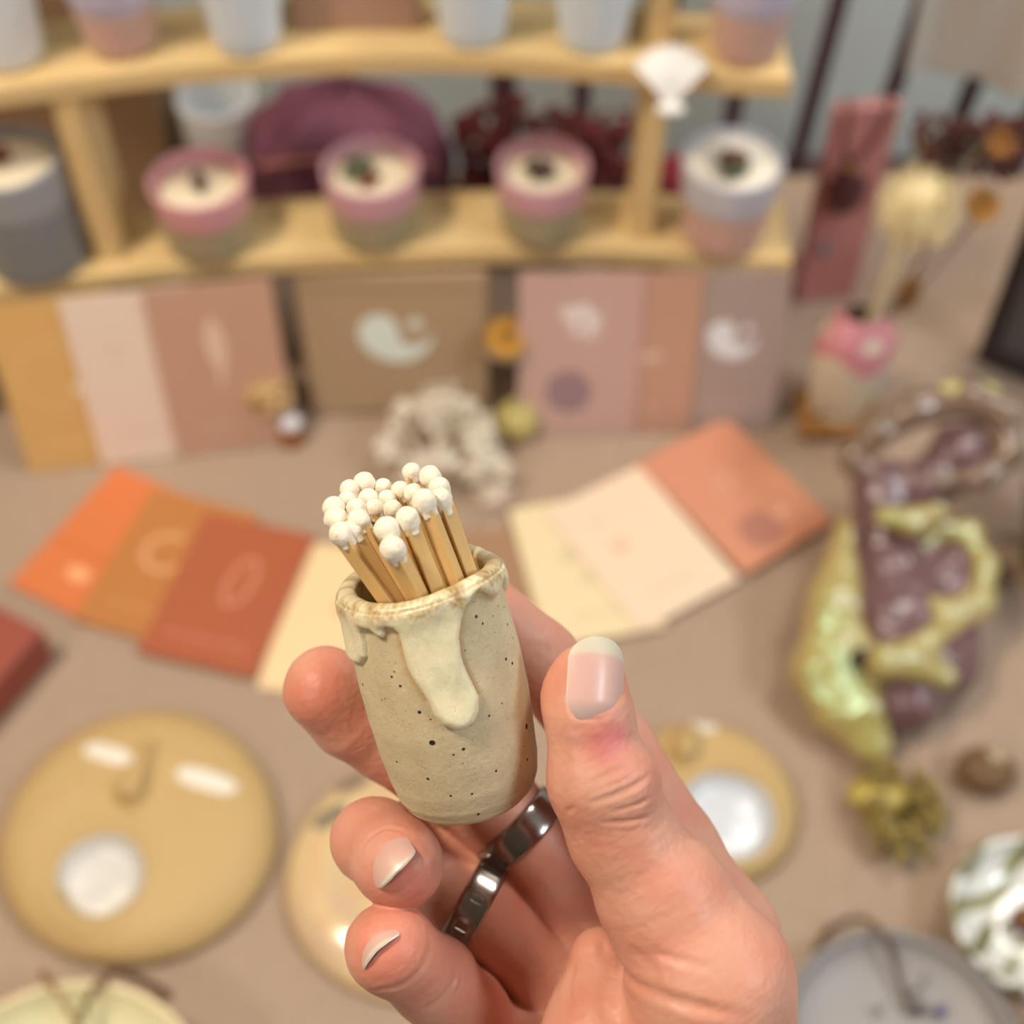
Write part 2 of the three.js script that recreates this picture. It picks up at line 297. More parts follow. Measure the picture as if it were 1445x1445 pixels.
// ---------------------------------------------------------------- matches
{
  const woodTex = canvasTexture(128, 512, (x, w, h) => { x.fillStyle = '#dcb272'; x.fillRect(0, 0, w, h); for (let i = 0; i < 500; i++) { x.fillStyle = rnd() < .5 ? 'rgba(190,138,72,.20)' : 'rgba(240,208,150,.22)'; x.fillRect(rnd() * w, rnd() * h, rr(.8, 2.5), rr(40, 220)); } });
  const stickMat = M(0xffffff, .62, { map: woodTex });
  const headBump = noiseTexture(128, 14, 2, .6);
  const headMat = M(0xf1e7d5, .8, { bumpMap: headBump, bumpScale: .00012, vertexColors: true });
  // [pixel of the head's centre, pixel radius, how far back in the cup (mm), head length factor]
  const heads = [[581, 666, 13, 11, 1], [607, 672, 15, 5, 1.1], [514, 681, 15, 9, 1], [493, 690, 13, 7, 1], [541, 688, 13, 9.5, 1], [565, 692, 13, 7, 1], [584, 696, 13.5, 4, 1], [620, 688, 14.5, 1, 1.2], [621, 704, 15, -4, 1.35], [598, 706, 15.5, -7.5, 1.35],
    [520, 703, 13.5, 4.5, 1], [490, 706, 12.5, 3.5, 1], [546, 704, 12.5, 5, 1], [471, 716, 15, 0, 1.1], [503, 717, 13.5, 0, 1], [529, 717, 13, 1, 1.05], [554, 719, 13.5, 1, 1.05], [575, 731, 15.5, -8.5, 1.3], [474, 732, 16, -4.5, 1.15], [506, 733, 14.5, -6.5, 1.1], [546, 747, 17, -9.5, 1.1], [481, 753, 15.5, -8.5, 1.15], [497, 748, 14, -7, 1.1], [554, 774, 16.5, -12, 1.15]];
  const names = ['tallest match at the back of the bundle', 'tall match with a long head at the right back of the bundle'];
  const foot = (x) => 572 + (x - 555) * .35;
  heads.forEach(([x, y, rp, back, lf], i) => {
    const base = .2865; const head = camPoint(x, y, base + .94 * back * MM);
    const m = (.34 + clamp((572 - x) / 100, 0, 1) * .24) * (1 - .012 * back);
    let dir = V(m, -1, -.365).normalize();
    let hl = holderLocal(head), dl = V(dir.dot(HEX), dir.dot(HAX), dir.dot(HEZ));
    // enter the mouth inside the inner wall, then run on to the floor or the wall
    const tRim = (HLEN - hl.y) / dl.y; let q = hl.clone().addScaledVector(dl, tRim); const rad = Math.hypot(q.x, q.z), RMAX = RIN - 2.9 * MM;
    if (rad > RMAX) { const qx = q.x * RMAX / rad, qz = q.z * RMAX / rad; dl = V(qx - hl.x, q.y - hl.y, qz - hl.z).normalize(); }
    let L = tRim; while (L < .075) { const p = hl.clone().addScaledVector(dl, L); if (p.y < 4.5 * MM || (Math.hypot(p.x, p.z) > RIN - 2.6 * MM && p.y < HLEN - .003)) break; L += .0004; }
    const p0 = hl.clone().applyQuaternion(holderQ).add(toWorld(HB)), dw = dl.clone().applyQuaternion(holderQ);
    const e = p0.clone().addScaledVector(dw, L);
    const o = thing('match', i === 23 ? 'shortest white-tipped match, its head just above the glazed rim' : i === 0 ? 'white-tipped match that stands highest out of the bundle' : 'white-tipped wooden match standing in the stoneware holder', 'match', e, 0, 'white-tipped matches in the holder');
    const up = dw.clone().negate(); o.quaternion.setFromUnitVectors(V(0, 1, 0), up).multiply(new THREE.Quaternion().setFromAxisAngle(V(0, 1, 0), .5 + (i * 1.7) % 1.2));
    const s = 3.0 * MM, st = new RoundedBoxGeometry(s, L - .3 * MM, s, 1, .22 * MM); st.translate(0, (L - .3 * MM) / 2, 0); part(o, 'stick', st, stickMat);
    const r = rp * .286 / 2000 * 1.07;
    const hg = gridGeo(28, 22, (u, v) => {
      const th = u * 2 * Math.PI, ph = v * Math.PI; let yy = Math.cos(ph) * r * (v > .5 ? lf * 1.15 : 1), rad2 = Math.sin(ph) * r;
      const n = 1 + .09 * N3(Math.sin(th) * 1.4 + i * 3, yy / r * 1.4, Math.cos(th) * 1.4) + .03 * N3(Math.sin(th) * 5 + i, yy / r * 5, Math.cos(th) * 5);
      rad2 *= n; if (v > .5) { const fl = s * .58 * (1 + .10 * Math.cos(4 * th)); rad2 = Math.max(rad2, v < .97 ? fl * smooth(1, .9, v) + fl * .0 : 0); yy += (v > .75 ? .5 * MM * N3(Math.cos(th) * 2 + i, Math.sin(th) * 2, 4) : 0); }
      return [Math.sin(th) * rad2, L + yy, Math.cos(th) * rad2];
    }, { wrap: true, flip: true, color: (u, v) => { const n = N3(u * 40 + i * 5, v * 30, 3); const k = n > .5 ? .72 : 1; return [k, k * .97, k * .93]; } });
    part(o, 'head', hg, headMat, 'white match head');
  });
}
// ---------------------------------------------------------------- hand
const bones = { palm: [], thumb: [], index: [], middle: [], ring: [], little: [] };
function chain(name, pts) { const q = pts.map(([x, y, d, r]) => ({ p: camPoint(x, y, d), r: r * d / FPX })); for (let i = 0; i < q.length - 1; i++) bones[name].push([q[i], q[i + 1]]); return q; }
const thumbJ = chain('thumb', [[833, 955, .294, 49], [832, 1010, .2935, 58], [846, 1100, .2945, 70], [876, 1175, .298, 72], [935, 1265, .300, 88], [1003, 1385, .299, 114], [1003, 1500, .302, 122], [975, 1650, .308, 118]]);
const indexJ = chain('index', [[676, 848, .331, 48], [762, 932, .334, 54], [868, 1064, .333, 60], [953, 1203, .328, 63], [1012, 1320, .323, 78]]);
const middleJ = chain('middle', [[459, 971, .325, 55], [500, 1003, .329, 66], [556, 1036, .334, 67], [692, 1136, .341, 66], [745, 1185, .341, 60], [880, 1325, .345, 75]]);
const ringJ = chain('ring', [[566, 1222, .3045, 55], [528, 1186, .318, 58], [560, 1196, .338, 60], [600, 1240, .341, 60], [668, 1277, .336, 60], [800, 1380, .348, 70]]);
const littleJ = chain('little', [[551, 1338, .302, 58], [612, 1384, .315, 60], [655, 1430, .330, 60], [690, 1480, .336, 62], [790, 1530, .334, 72]]);
chain('palm', [[1015, 1330, .324, 80], [1010, 1560, .322, 120]]);
chain('palm', [[880, 1325, .346, 75], [930, 1600, .338, 115]]);
chain('palm', [[800, 1390, .350, 72], [880, 1600, .340, 110]]);
chain('palm', [[780, 1520, .345, 75], [850, 1640, .336, 110]]);
chain('palm', [[845, 1350, .318, 40], [860, 1480, .310, 85], [930, 1640, .312, 120]]);
chain('palm', [[690, 1455, .350, 45], [790, 1500, .352, 70]]);
const segD = (p, a, b) => {
  const bx = b.p.x - a.p.x, by = b.p.y - a.p.y, bz = b.p.z - a.p.z, px = p.x - a.p.x, py = p.y - a.p.y, pz = p.z - a.p.z;
  const t = clamp((px * bx + py * by + pz * bz) / (bx * bx + by * by + bz * bz)); const k = t * t * (3 - 2 * t) * .3 + t * .7;
  return Math.hypot(px - bx * t, py - by * t, pz - bz * t) - (a.r + (b.r - a.r) * k);
};
const smin = (a, b, k) => { const h = Math.max(k - Math.abs(a - b), 0) / k; return Math.min(a, b) - h * h * k * .25; };
const bounds = {};
for (const n in bones) { const b = new THREE.Box3(); let r = 0; for (const [a, c] of bones[n]) { b.expandByPoint(a.p); b.expandByPoint(c.p); r = Math.max(r, a.r, c.r); } bounds[n] = [b, r]; }
const boxD = (p, b) => Math.hypot(Math.max(b.min.x - p.x, 0, p.x - b.max.x), Math.max(b.min.y - p.y, 0, p.y - b.max.y), Math.max(b.min.z - p.z, 0, p.z - b.max.z));
const groupD = (p, list, k) => { let d = 1e3; for (const [a, b] of list) d = smin(d, segD(p, a, b), k); return d; };
const blobs = [];   // extra pads: [group, centre, radius]
function blob(group, x, y, d, r) { blobs.push([group, camPoint(x, y, d), r * d / FPX]); }
blob('thumb', 812, 975, .2955, 44); blob('thumb', 878, 1105, .293, 50);
blob('ring', 560, 1216, .307, 60); blob('ring', 628, 1190, .345, 62); blob('little', 548, 1338, .304, 58); blob('middle', 462, 975, .3235, 55);
function baseSdf(p) {
  const f = {};
  for (const n in bones) { const e = boxD(p, bounds[n][0]) - bounds[n][1]; f[n] = e > .014 ? e : groupD(p, bones[n], n === 'palm' ? .012 : n === 'thumb' ? .004 : .0025); }
  for (const [n, c, r] of blobs) if (f[n] < .014) f[n] = smin(f[n], Math.hypot(p.x - c.x, p.y - c.y, p.z - c.z) - r, .004);
  let d = smin(smin(f.index, f.middle, .0012), smin(f.ring, f.little, .0009), .0012);
  d = smin(d, f.palm, .007);
  return smin(d, f.thumb, .0045);
}
const grad = (f, p, e = .0003) => { const q = p.clone(); const g = V(0, 0, 0); for (const a of ['x', 'y', 'z']) { q[a] = p[a] + e; const u = f(q); q[a] = p[a] - e; g[a] = u - f(q); q[a] = p[a]; } return g.normalize(); };
function hitHand(px, py) {
  let d = .24; for (let i = 0; i < 300 && d < .4; i++) { const p = camPoint(px, py, d), e = baseSdf(p); if (e < 2e-5) return p; d += Math.max(e * .9, 1e-5); }
  // a sight line that just misses: nearest point of the surface
  let best = 1e9, bp = null; for (d = .27; d < .37; d += .0005) { const p = camPoint(px, py, d), e = baseSdf(p); if (e < best) { best = e; bp = p; } }
  return bp;
}
// creases: [polyline in pixels, depth mm, width mm]
const grooves = [];
function groove(pts, depth, width) { const q = pts.map(([x, y]) => hitHand(x, y)); const c = new THREE.Box3().setFromPoints(q).expandByScalar(width * 3 * MM); grooves.push({ q, depth: depth * MM, w: width * MM, box: c }); }
groove([[826, 1106], [850, 1098], [872, 1088], [895, 1074]], .26, .8);
groove([[822, 1136], [852, 1128], [882, 1117], [905, 1103], [922, 1086]], .50, .7);
groove([[850, 1148], [878, 1142], [905, 1133], [930, 1112]], .34, .6);
groove([[832, 1160], [868, 1160], [905, 1155], [938, 1136]], .34, .65);
groove([[830, 1120], [862, 1109], [890, 1096], [910, 1080]], .14, .5);
groove([[840, 1168], [880, 1172], [925, 1164]], .12, .5);
for (let i = 0; i < 7; i++) groove([[832 + i * 6, 1176 + i * 9], [870 + i * 7, 1180 + i * 9], [908 + i * 9, 1176 + i * 10]], .09, .7);
groove([[798, 1148], [806, 1142], [814, 1139]], .3, .6);
// thumb base folds
groove([[838, 1295], [852, 1340], [885, 1380], [925, 1402], [975, 1418], [1030, 1430], [1070, 1444]], .9, 1.3);
groove([[905, 1345], [945, 1350], [985, 1362], [1030, 1378]], .4, 1.0);
groove([[880, 1330], [905, 1350], [930, 1375]], .3, 1.2);
groove([[812, 1350], [802, 1390], [806, 1440]], .7, 1.0);
groove([[860, 1380], [850, 1415], [858, 1450]], .35, 1.4);
// index finger base crease, and its middle joint
groove([[962, 1180], [978, 1180], [998, 1176]], .5, .9);
groove([[752, 902], [765, 894], [775, 888]], .22, .6);
// little finger creases
groove([[600, 1305], [607, 1335], [598, 1362], [575, 1385], [540, 1396], [505, 1392]], .45, .9);
groove([[640, 1345], [643, 1375], [628, 1403], [600, 1424], [560, 1432]], .4, .9);
groove([[645, 1350], [650, 1385], [636, 1412]], .3, .6);
// nail folds
groove([[800, 962], [800, 985], [808, 1008], [822, 1014], [845, 1016], [868, 1008]], .30, .55);
groove([[801, 962], [806, 940], [818, 925]], .25, .5);
groove([[510, 1213], [512, 1195], [525, 1178], [545, 1168], [565, 1172], [582, 1182]], .28, .55);
const tips = [['middle', 459, 972], ['ring', 575, 1235], ['little', 545, 1345]].map(([n, x, y]) => hitHand(x, y));
const redPatch = hitHand(850, 1050), redPatch2 = hitHand(872, 1040);
function detail(p) {
  let g = 0;
  for (const G of grooves) {
    if (p.x < G.box.min.x || p.y < G.box.min.y || p.z < G.box.min.z || p.x > G.box.max.x || p.y > G.box.max.y || p.z > G.box.max.z) continue;
    let d2 = 1e9, te = 0; const n = G.q.length - 1;
    for (let i = 0; i < n; i++) { const a = G.q[i], b = G.q[i + 1], bx = b.x - a.x, by = b.y - a.y, bz = b.z - a.z, t = clamp(((p.x - a.x) * bx + (p.y - a.y) * by + (p.z - a.z) * bz) / (bx * bx + by * by + bz * bz)); const e = (p.x - a.x - bx * t) ** 2 + (p.y - a.y - by * t) ** 2 + (p.z - a.z - bz * t) ** 2; if (e < d2) { d2 = e; te = (i + t) / n; } }
    const r = Math.sqrt(d2) / G.w; if (r < 3) g += .72 * G.depth * (Math.exp(-r * r) - .16 * Math.exp(-(r - 1.9) * (r - 1.9) * 1.2)) * smooth(0, .35, te) * smooth(1, .65, te);
  }
  g += .00007 * N3(p.x * 420, p.y * 420, p.z * 420) + .000045 * N3(p.x * 1100, p.y * 700, p.z * 1100) + .00028 * N3(p.x * 110, p.y * 110, p.z * 110);
  return g;
}
const tA = thumbJ[5].p.clone().sub(thumbJ[2].p).normalize(), tB = V(0, 0, 1).addScaledVector(tA, -tA.z).normalize(), tC = tA.clone().cross(tB);
const fineLines = (p) => .00004 * N3(p.dot(tA) * 1250, p.dot(tB) * 260, p.dot(tC) * 260) + .00003 * N3(p.dot(tA) * 700 + p.dot(tC) * 500, p.dot(tB) * 500, p.dot(tC) * 700 - p.dot(tA) * 350);
const fullSdf = (p) => baseSdf(p) + detail(p) + fineLines(p);

function surfaceNets(sdf, fine, lo, hi, h, coarse = 5) {
  const nx = Math.ceil((hi.x - lo.x) / h / coarse) * coarse + 1, ny = Math.ceil((hi.y - lo.y) / h / coarse) * coarse + 1, nz = Math.ceil((hi.z - lo.z) / h / coarse) * coarse + 1;
  const F = new Float32Array(nx * ny * nz).fill(1), at = (i, j, k) => (k * ny + j) * nx + i, p = V(0, 0, 0), reach = coarse * h * 1.0;
  for (let K = 0; K < nz; K += coarse) for (let J = 0; J < ny; J += coarse) for (let I = 0; I < nx; I += coarse) {
    const c = (coarse - 1) / 2; p.set(lo.x + (I + c) * h, lo.y + (J + c) * h, lo.z + (K + c) * h); const d = sdf(p), near = Math.abs(d) < reach + h;
    for (let k = K; k < Math.min(nz, K + coarse); k++) for (let j = J; j < Math.min(ny, J + coarse); j++) for (let i = I; i < Math.min(nx, I + coarse); i++) {
      if (near) { p.set(lo.x + i * h, lo.y + j * h, lo.z + k * h); F[at(i, j, k)] = sdf(p); } else F[at(i, j, k)] = d;
    }
  }
  const id = new Map(), verts = [], idx = [];
  const off = [0, 1, nx, nx + 1, nx * ny, nx * ny + 1, nx * ny + nx, nx * ny + nx + 1];
  const cell = (i, j, k) => {
    const key = at(i, j, k); let v = id.get(key); if (v !== undefined) return v;
    let cx = 0, cy = 0, cz = 0, n = 0;
    for (let a = 0; a < 8; a++) for (const ax of [1, 2, 4]) if (!(a & ax)) { const b = a | ax, fa = F[key + off[a]], fb = F[key + off[b]]; if ((fa < 0) !== (fb < 0)) { const t = fa / (fa - fb); cx += (a & 1) + (ax === 1 ? t : 0); cy += ((a >> 1) & 1) + (ax === 2 ? t : 0); cz += ((a >> 2) & 1) + (ax === 4 ? t : 0); n++; } }
    n = n || 1; v = verts.length; verts.push(V(lo.x + (i + cx / n) * h, lo.y + (j + cy / n) * h, lo.z + (k + cz / n) * h)); id.set(key, v); return v;
  };
  for (let k = 1; k < nz - 1; k++) for (let j = 1; j < ny - 1; j++) for (let i = 1; i < nx - 1; i++) {
    const f = F[at(i, j, k)] < 0;
    if (f !== F[at(i + 1, j, k)] < 0) { const a = cell(i, j - 1, k - 1), b = cell(i, j, k - 1), c = cell(i, j, k), d = cell(i, j - 1, k); f ? idx.push(a, b, c, a, c, d) : idx.push(a, c, b, a, d, c); }
    if (f !== F[at(i, j + 1, k)] < 0) { const a = cell(i - 1, j, k - 1), b = cell(i - 1, j, k), c = cell(i, j, k), d = cell(i, j, k - 1); f ? idx.push(a, b, c, a, c, d) : idx.push(a, c, b, a, d, c); }
    if (f !== F[at(i, j, k + 1)] < 0) { const a = cell(i - 1, j - 1, k), b = cell(i, j - 1, k), c = cell(i, j, k), d = cell(i - 1, j, k); f ? idx.push(a, b, c, a, c, d) : idx.push(a, c, b, a, d, c); }
  }
  const pos = new Float32Array(verts.length * 3), nor = new Float32Array(verts.length * 3);
  verts.forEach((v, n) => {
    for (let s = 0; s < 1; s++) { const g = grad(fine, v, h * .4); v.addScaledVector(g, -clamp(fine(v), -h, h)); }
    const g = grad(fine, v, h * .35); pos.set([v.x, v.y, v.z], n * 3); nor.set([g.x, g.y, g.z], n * 3);
  });
  const G = new THREE.BufferGeometry(); G.setAttribute('position', new THREE.BufferAttribute(pos, 3)); G.setAttribute('normal', new THREE.BufferAttribute(nor, 3)); G.setIndex(idx); return G;
}
const wrist = camPoint(960, 1640, .310);
const person = thing('person', 'bare right hand with short nails and two silver rings, holding the match holder', 'person', toWorld(wrist));
person.quaternion.copy(camQ);
const skinMat = M(0xffffff, .47, { vertexColors: true, sheen: .15, sheenColor: new THREE.Color(1, .6, .5), sheenRoughness: .5, specularIntensity: .8 });
{
  const g = surfaceNets(baseSdf, fullSdf, V(-.056, -.152, -.372), V(.078, -.008, -.262), .0006);
  const P = g.attributes.position, col = new Float32Array(P.count * 3), v = V(0, 0, 0);
  for (let i = 0; i < P.count; i++) {
    v.fromBufferAttribute(P, i);
    let r = .645, gg = .335, b = .232;
    const n = N3(v.x * 95 + 3, v.y * 95, v.z * 95), n2 = N3(v.x * 260, v.y * 260, v.z * 260), n3 = N3(v.x * 900, v.y * 900, v.z * 900);
    let red = .42 + .55 * n + .14 * n2 + .10 * n3;
    for (const t of tips) red += .9 * Math.exp(-v.distanceToSquared(t) / (.008 * .008));
    const patch = Math.exp(-((v.distanceTo(redPatch) / .0042) ** 2)) + .8 * Math.exp(-((v.distanceTo(redPatch2) / .003) ** 2));
    red = clamp(red, -.3, 1.15);
    r *= 1 - .03 * red; gg *= 1 - .32 * red; b *= 1 - .34 * red;
    const k = clamp(patch); r = lerp(r, .62, k * .8); gg = lerp(gg, .17, k * .8); b = lerp(b, .16, k * .8);
    col.set([r, gg, b], i * 3); P.setXYZ(i, v.x - wrist.x, v.y - wrist.y, v.z - wrist.z);
  }
  g.setAttribute('color', new THREE.BufferAttribute(col, 3));
  // forearm going on out of the picture
  const arm = gridGeo(48, 40, (u, w) => { const a = u * 2 * Math.PI, y = .045 - w * .26, t = clamp((.03 - y) / .29); const rx = lerp(.0262, .037, smooth(.05, 1, t)), rz = lerp(.0205, .031, smooth(.05, 1, t)), e = w > .97 ? .3 : 1; return [Math.cos(a) * rx * e + .004 * t, y - .02, Math.sin(a) * rz * e + t * .02]; }, { wrap: true, color: () => [.70, .36, .24] });
  arm.deleteAttribute('uv');
  const body = part(person, 'hand_and_forearm', mergeGeometries([g, arm]), skinMat);
  
}
// finger nails
function nail(center, D, N, len, wid, free, label, bend = 9, flat = .62) {
  D = D.clone().addScaledVector(N, -D.dot(N)).normalize(); const S = D.clone().cross(N).normalize(); const top = [], cols = [];
  const surf = (u, v, off) => {
    const y = (v - .5) * len, edge = v < .28 ? Math.sqrt(Math.max(0, 1 - ((.28 - v) / .28) ** 2)) * .55 + .45 : 1, tip = v > .7 ? Math.sqrt(Math.max(0, 1 - ((v - .7) / .3) ** 2 * .93)) : 1;
    const x = (u - .5) * wid * (v < .28 ? Math.sqrt(Math.max(.02, 1 - ((.28 - v) / .30) ** 2)) : 1) * tip; const R = wid * flat;
    const sink = v < .25 ? ((.25 - v) / .25) ** 2 * .0021 : 0;
    const drop = sink + R - Math.sqrt(Math.max(0, R * R - x * x)) + (y * y + (y > 0 ? y * y * 1.2 : 0)) / (len * bend);
    return center.clone().addScaledVector(D, y).addScaledVector(S, x).addScaledVector(N, -drop + off).sub(wrist).toArray();
  };
  const color = (u, v) => { const w = smooth(free - .03, free + .03, v + .05 * (Math.abs(u - .5) * 2) ** 2); const lun = smooth(.22, .05, v); return [lerp(.64 + lun * .05, .62, w), lerp(.39 + lun * .1, .55, w), lerp(.33 + lun * .1, .42, w)]; };
  const a = gridGeo(18, 26, (u, v) => surf(u, v, .0002), { color, flip: false }), b = gridGeo(18, 26, (u, v) => surf(u, v, -.0003), { color, flip: true });
  const rim = gridGeo(88, 1, (u, v) => { const t = u * 4; const [x, y] = t < 1 ? [t, 0] : t < 2 ? [1, t - 1] : t < 3 ? [3 - t, 1] : [0, 4 - t]; return surf(x, y, v ? .0002 : -.0003); }, { color: () => [.8, .72, .6] });
  part(person, 'fingernail', mergeGeometries([a, b, rim]), M(0xffffff, .38, { vertexColors: true, side: THREE.DoubleSide, clearcoat: .15, clearcoatRoughness: .2 }), label);
}
{
  const c = hitHand(843, 968); const n = grad(baseSdf, c, .002).lerp(V(.55, .1, .83), .6).normalize();
  nail(c.clone().addScaledVector(n, .0012).addScaledVector(V(.08, 1, 0), .0014), V(.2, 1, .06), n, .0172, .0125, .80, 'long thumb nail with a pale free edge', 12, .8);
  const c2 = hitHand(540, 1205), n2 = V(-.62, .62, .56).normalize();
  nail(c2.clone().addScaledVector(n2, .0002), V(.52, -.52, .68), n2, .0118, .0112, .93, 'short nail of the ring finger', 4.5);
  const c3 = hitHand(519, 1322), n3 = V(-.66, .66, .30).normalize();
  nail(c3.clone().addScaledVector(n3, -.0007), V(.25, -.25, .93), n3, .0078, .0105, .93, 'short nail of the little finger', 4.5);
}
// rings
function ringBand(center, axis, rin, width, label, bump) {
  const o = thing('finger_ring', label, 'ring', toWorld(center), 0);
  const ax = axis.clone().normalize(), z = V(0, 0, 1).addScaledVector(ax, -ax.z).normalize(), x = ax.clone().cross(z);
  o.quaternion.copy(camQ).multiply(new THREE.Quaternion().setFromRotationMatrix(new THREE.Matrix4().makeBasis(x, ax, z)));
  const prof = (v) => { const a = v * 2 * Math.PI - Math.PI / 2; const cx = Math.cos(a), cy = Math.sin(a); const k = (q) => Math.sign(q) * Math.abs(q) ** .55; return [rin + .00095 + .00095 * k(cx) * (1), width / 2 * k(cy)]; };
  const g = gridGeo(160, 40, (u, v) => { const th = (u - .5) * 2 * Math.PI, [r, y] = prof(v); return [Math.sin(th) * r, y, Math.cos(th) * r]; }, { wrap: true });
  part(o, 'band', g, M(0xa39b95, .2, { metalness: 1, ...(bump ? { bumpMap: bump, bumpScale: .0004 } : {}) }));
  return o;
}
{
  const a = V(0, 0, 0).subVectors(middleJ[4].p, middleJ[3].p);
  ringBand(middleJ[4].p.clone().lerp(middleJ[3].p, .25), V(.7, -.72, .05), middleJ[4].r + .0002, .0075, 'plain polished silver ring on the middle finger, just under the match holder');
  const stamp = canvasTexture(2048, 512, (x, w, h) => {
    x.fillStyle = '#fff'; x.fillRect(0, 0, w, h); x.strokeStyle = x.fillStyle = '#000'; x.lineWidth = 7; const cx = w * .56, cy = h * .75;
    x.beginPath(); x.roundRect(cx - 110, cy - 34, 220, 68, 34); x.stroke(); x.lineWidth = 5; x.beginPath(); x.roundRect(cx - 94, cy - 23, 188, 46, 23); x.stroke();
    x.font = 'bold 40px sans-serif'; x.textAlign = 'center'; x.textBaseline = 'middle'; x.fillText('1837', cx, cy);
    x.lineWidth = 8; x.beginPath(); x.arc(cx - 250, cy, 24, 0, 7); x.stroke();
  }, false);
  ringBand(ringJ[4].p.clone(), V(.86, -.47, .1), ringJ[4].r + .0003, .0072, 'polished silver ring stamped 1837 in an oval on the ring finger', stamp);
}
// AFTER_HAND
// ---------------------------------------------------------------- display shelf
const SH1 = .15, SH2 = .30, BOARD = .0145;
const woodMap = canvasTexture(1024, 512, (x, w, h) => {
  x.fillStyle = '#dfc08a'; x.fillRect(0, 0, w, h);
  for (let i = 0; i < 900; i++) { x.fillStyle = rnd() < .55 ? 'rgba(206,160,92,.16)' : 'rgba(244,220,166,.16)'; x.fillRect(rnd() * w, rnd() * h, rr(120, 700), rr(1, 4)); }
  for (let i = 0; i < 9; i++) { const a = rnd() * w, b = rnd() * h; x.fillStyle = 'rgba(150,98,48,.55)'; x.beginPath(); x.ellipse(a, b, rr(6, 13), rr(4, 7), 0, 0, 7); x.fill(); x.strokeStyle = 'rgba(170,118,60,.35)'; x.lineWidth = 2; for (let k = 1; k < 4; k++) { x.beginPath(); x.ellipse(a, b, 13 + k * 9, 6 + k * 4, 0, 0, 7); x.stroke(); } }
});
woodMap.repeat.set(2, 4);
const woodMat = M(0xffffff, .6, { map: woodMap });
const shelf = thing('display_shelf', 'curved pine display shelf carrying two rows of candles', 'shelf', [-.1, 0, -.80]);
function shelfCurve(list, h) { return list.map(([x, y]) => onPlane(x, y, h)); }
const lowFront = shelfCurve([[-230, 442], [-60, 415], [0, 405], [130, 386], [370, 364], [620, 351], [800, 349], [920, 354], [1115, 366]], SH1);
const upFront = shelfCurve([[-230, 156], [-60, 131], [0, 122], [240, 93], [430, 79], [620, 74], [725, 78], [866, 90], [980, 101], [1115, 110]], SH2);
function shelfBoard(front, top, depth) {
  const c = new THREE.CatmullRomCurve3(front).getPoints(48), s = new THREE.Shape();
  c.forEach((p, i) => i ? s.lineTo(p.x + .1, -(p.z + .80)) : s.moveTo(p.x + .1, -(p.z + .80)));
  [...c].reverse().forEach((p) => s.lineTo(p.x + .1, -(p.z + .80 - depth)));
  s.closePath();
  const g = new THREE.ExtrudeGeometry(s, { depth: BOARD - .003, bevelEnabled: true, bevelSize: .0015, bevelThickness: .0015, bevelSegments: 2 });
  g.rotateX(-Math.PI / 2); g.translate(0, top - BOARD + .0015, 0); return g;
}
part(shelf, 'shelf_board', shelfBoard(lowFront, SH1, .062), woodMat);
part(shelf, 'shelf_board', shelfBoard(upFront, SH2, .064), woodMat);
const frontZ = (curve, x) => { const c = new THREE.CatmullRomCurve3(curve).getPoints(80); let b = c[0]; for (const p of c) if (Math.abs(p.x - x) < Math.abs(b.x - x)) b = p; return b.z; };
for (const px of [128, 914]) {
  const x = onPlane(px, px < 500 ? 300 : 260, .20).x;
  for (const [y0, y1, cv, dp] of [[0, SH1 - BOARD, lowFront, .055], [SH1, SH2 - BOARD, lowFront, .012], [SH2, .45, upFront, .02]]) {
    if (px < 500 && y0 === SH2) continue;
    const z = frontZ(cv, x) - dp, w = .016, d = dp > .05 ? .03 : .048, g = new RoundedBoxGeometry(w, y1 - y0, d, 2, .0015); g.translate(x + .1, (y0 + y1) / 2, z - d / 2 + .80); part(shelf, 'upright', g, woodMat);
  }
}
// ---------------------------------------------------------------- candles and cups
const wax = M(0xf1e4c8, .45), waxW = M(0xefe6d6, .45), woodWick = M(0x6b3216, .7), leafG = M(0x5b6046, .8), petalR = M(0x7a3a22, .75), petalD = M(0x4a3a30, .8);
function shell(rb, rt, h, t, y0 = 0, y1 = h) {   // the wall of a tapered cup between two heights
  const r = (y) => lerp(rb, rt, y / h); const p = [];
  if (y0 === 0) p.push([0.0001, 0], [rb - .003, 0], [rb, .003]); else p.push([r(y0) - t, y0], [r(y0), y0]);
  const n = 6; for (let i = 1; i <= n; i++) { const y = lerp(Math.max(y0, .003), y1, i / n); p.push([r(y), y - (i === n ? .0012 : 0)]); }
  p.push([r(y1) - .0008, y1], [r(y1) - t + .0008, y1], [r(y1) - t, y1 - .0012]);
  for (let i = n - 1; i >= 0; i--) { const y = lerp(Math.max(y0, .004), y1, i / n); p.push([r(y) - t, y]); }
  if (y0 === 0) p.push([.0001, .004]);
  return lathe(p, 56);
}
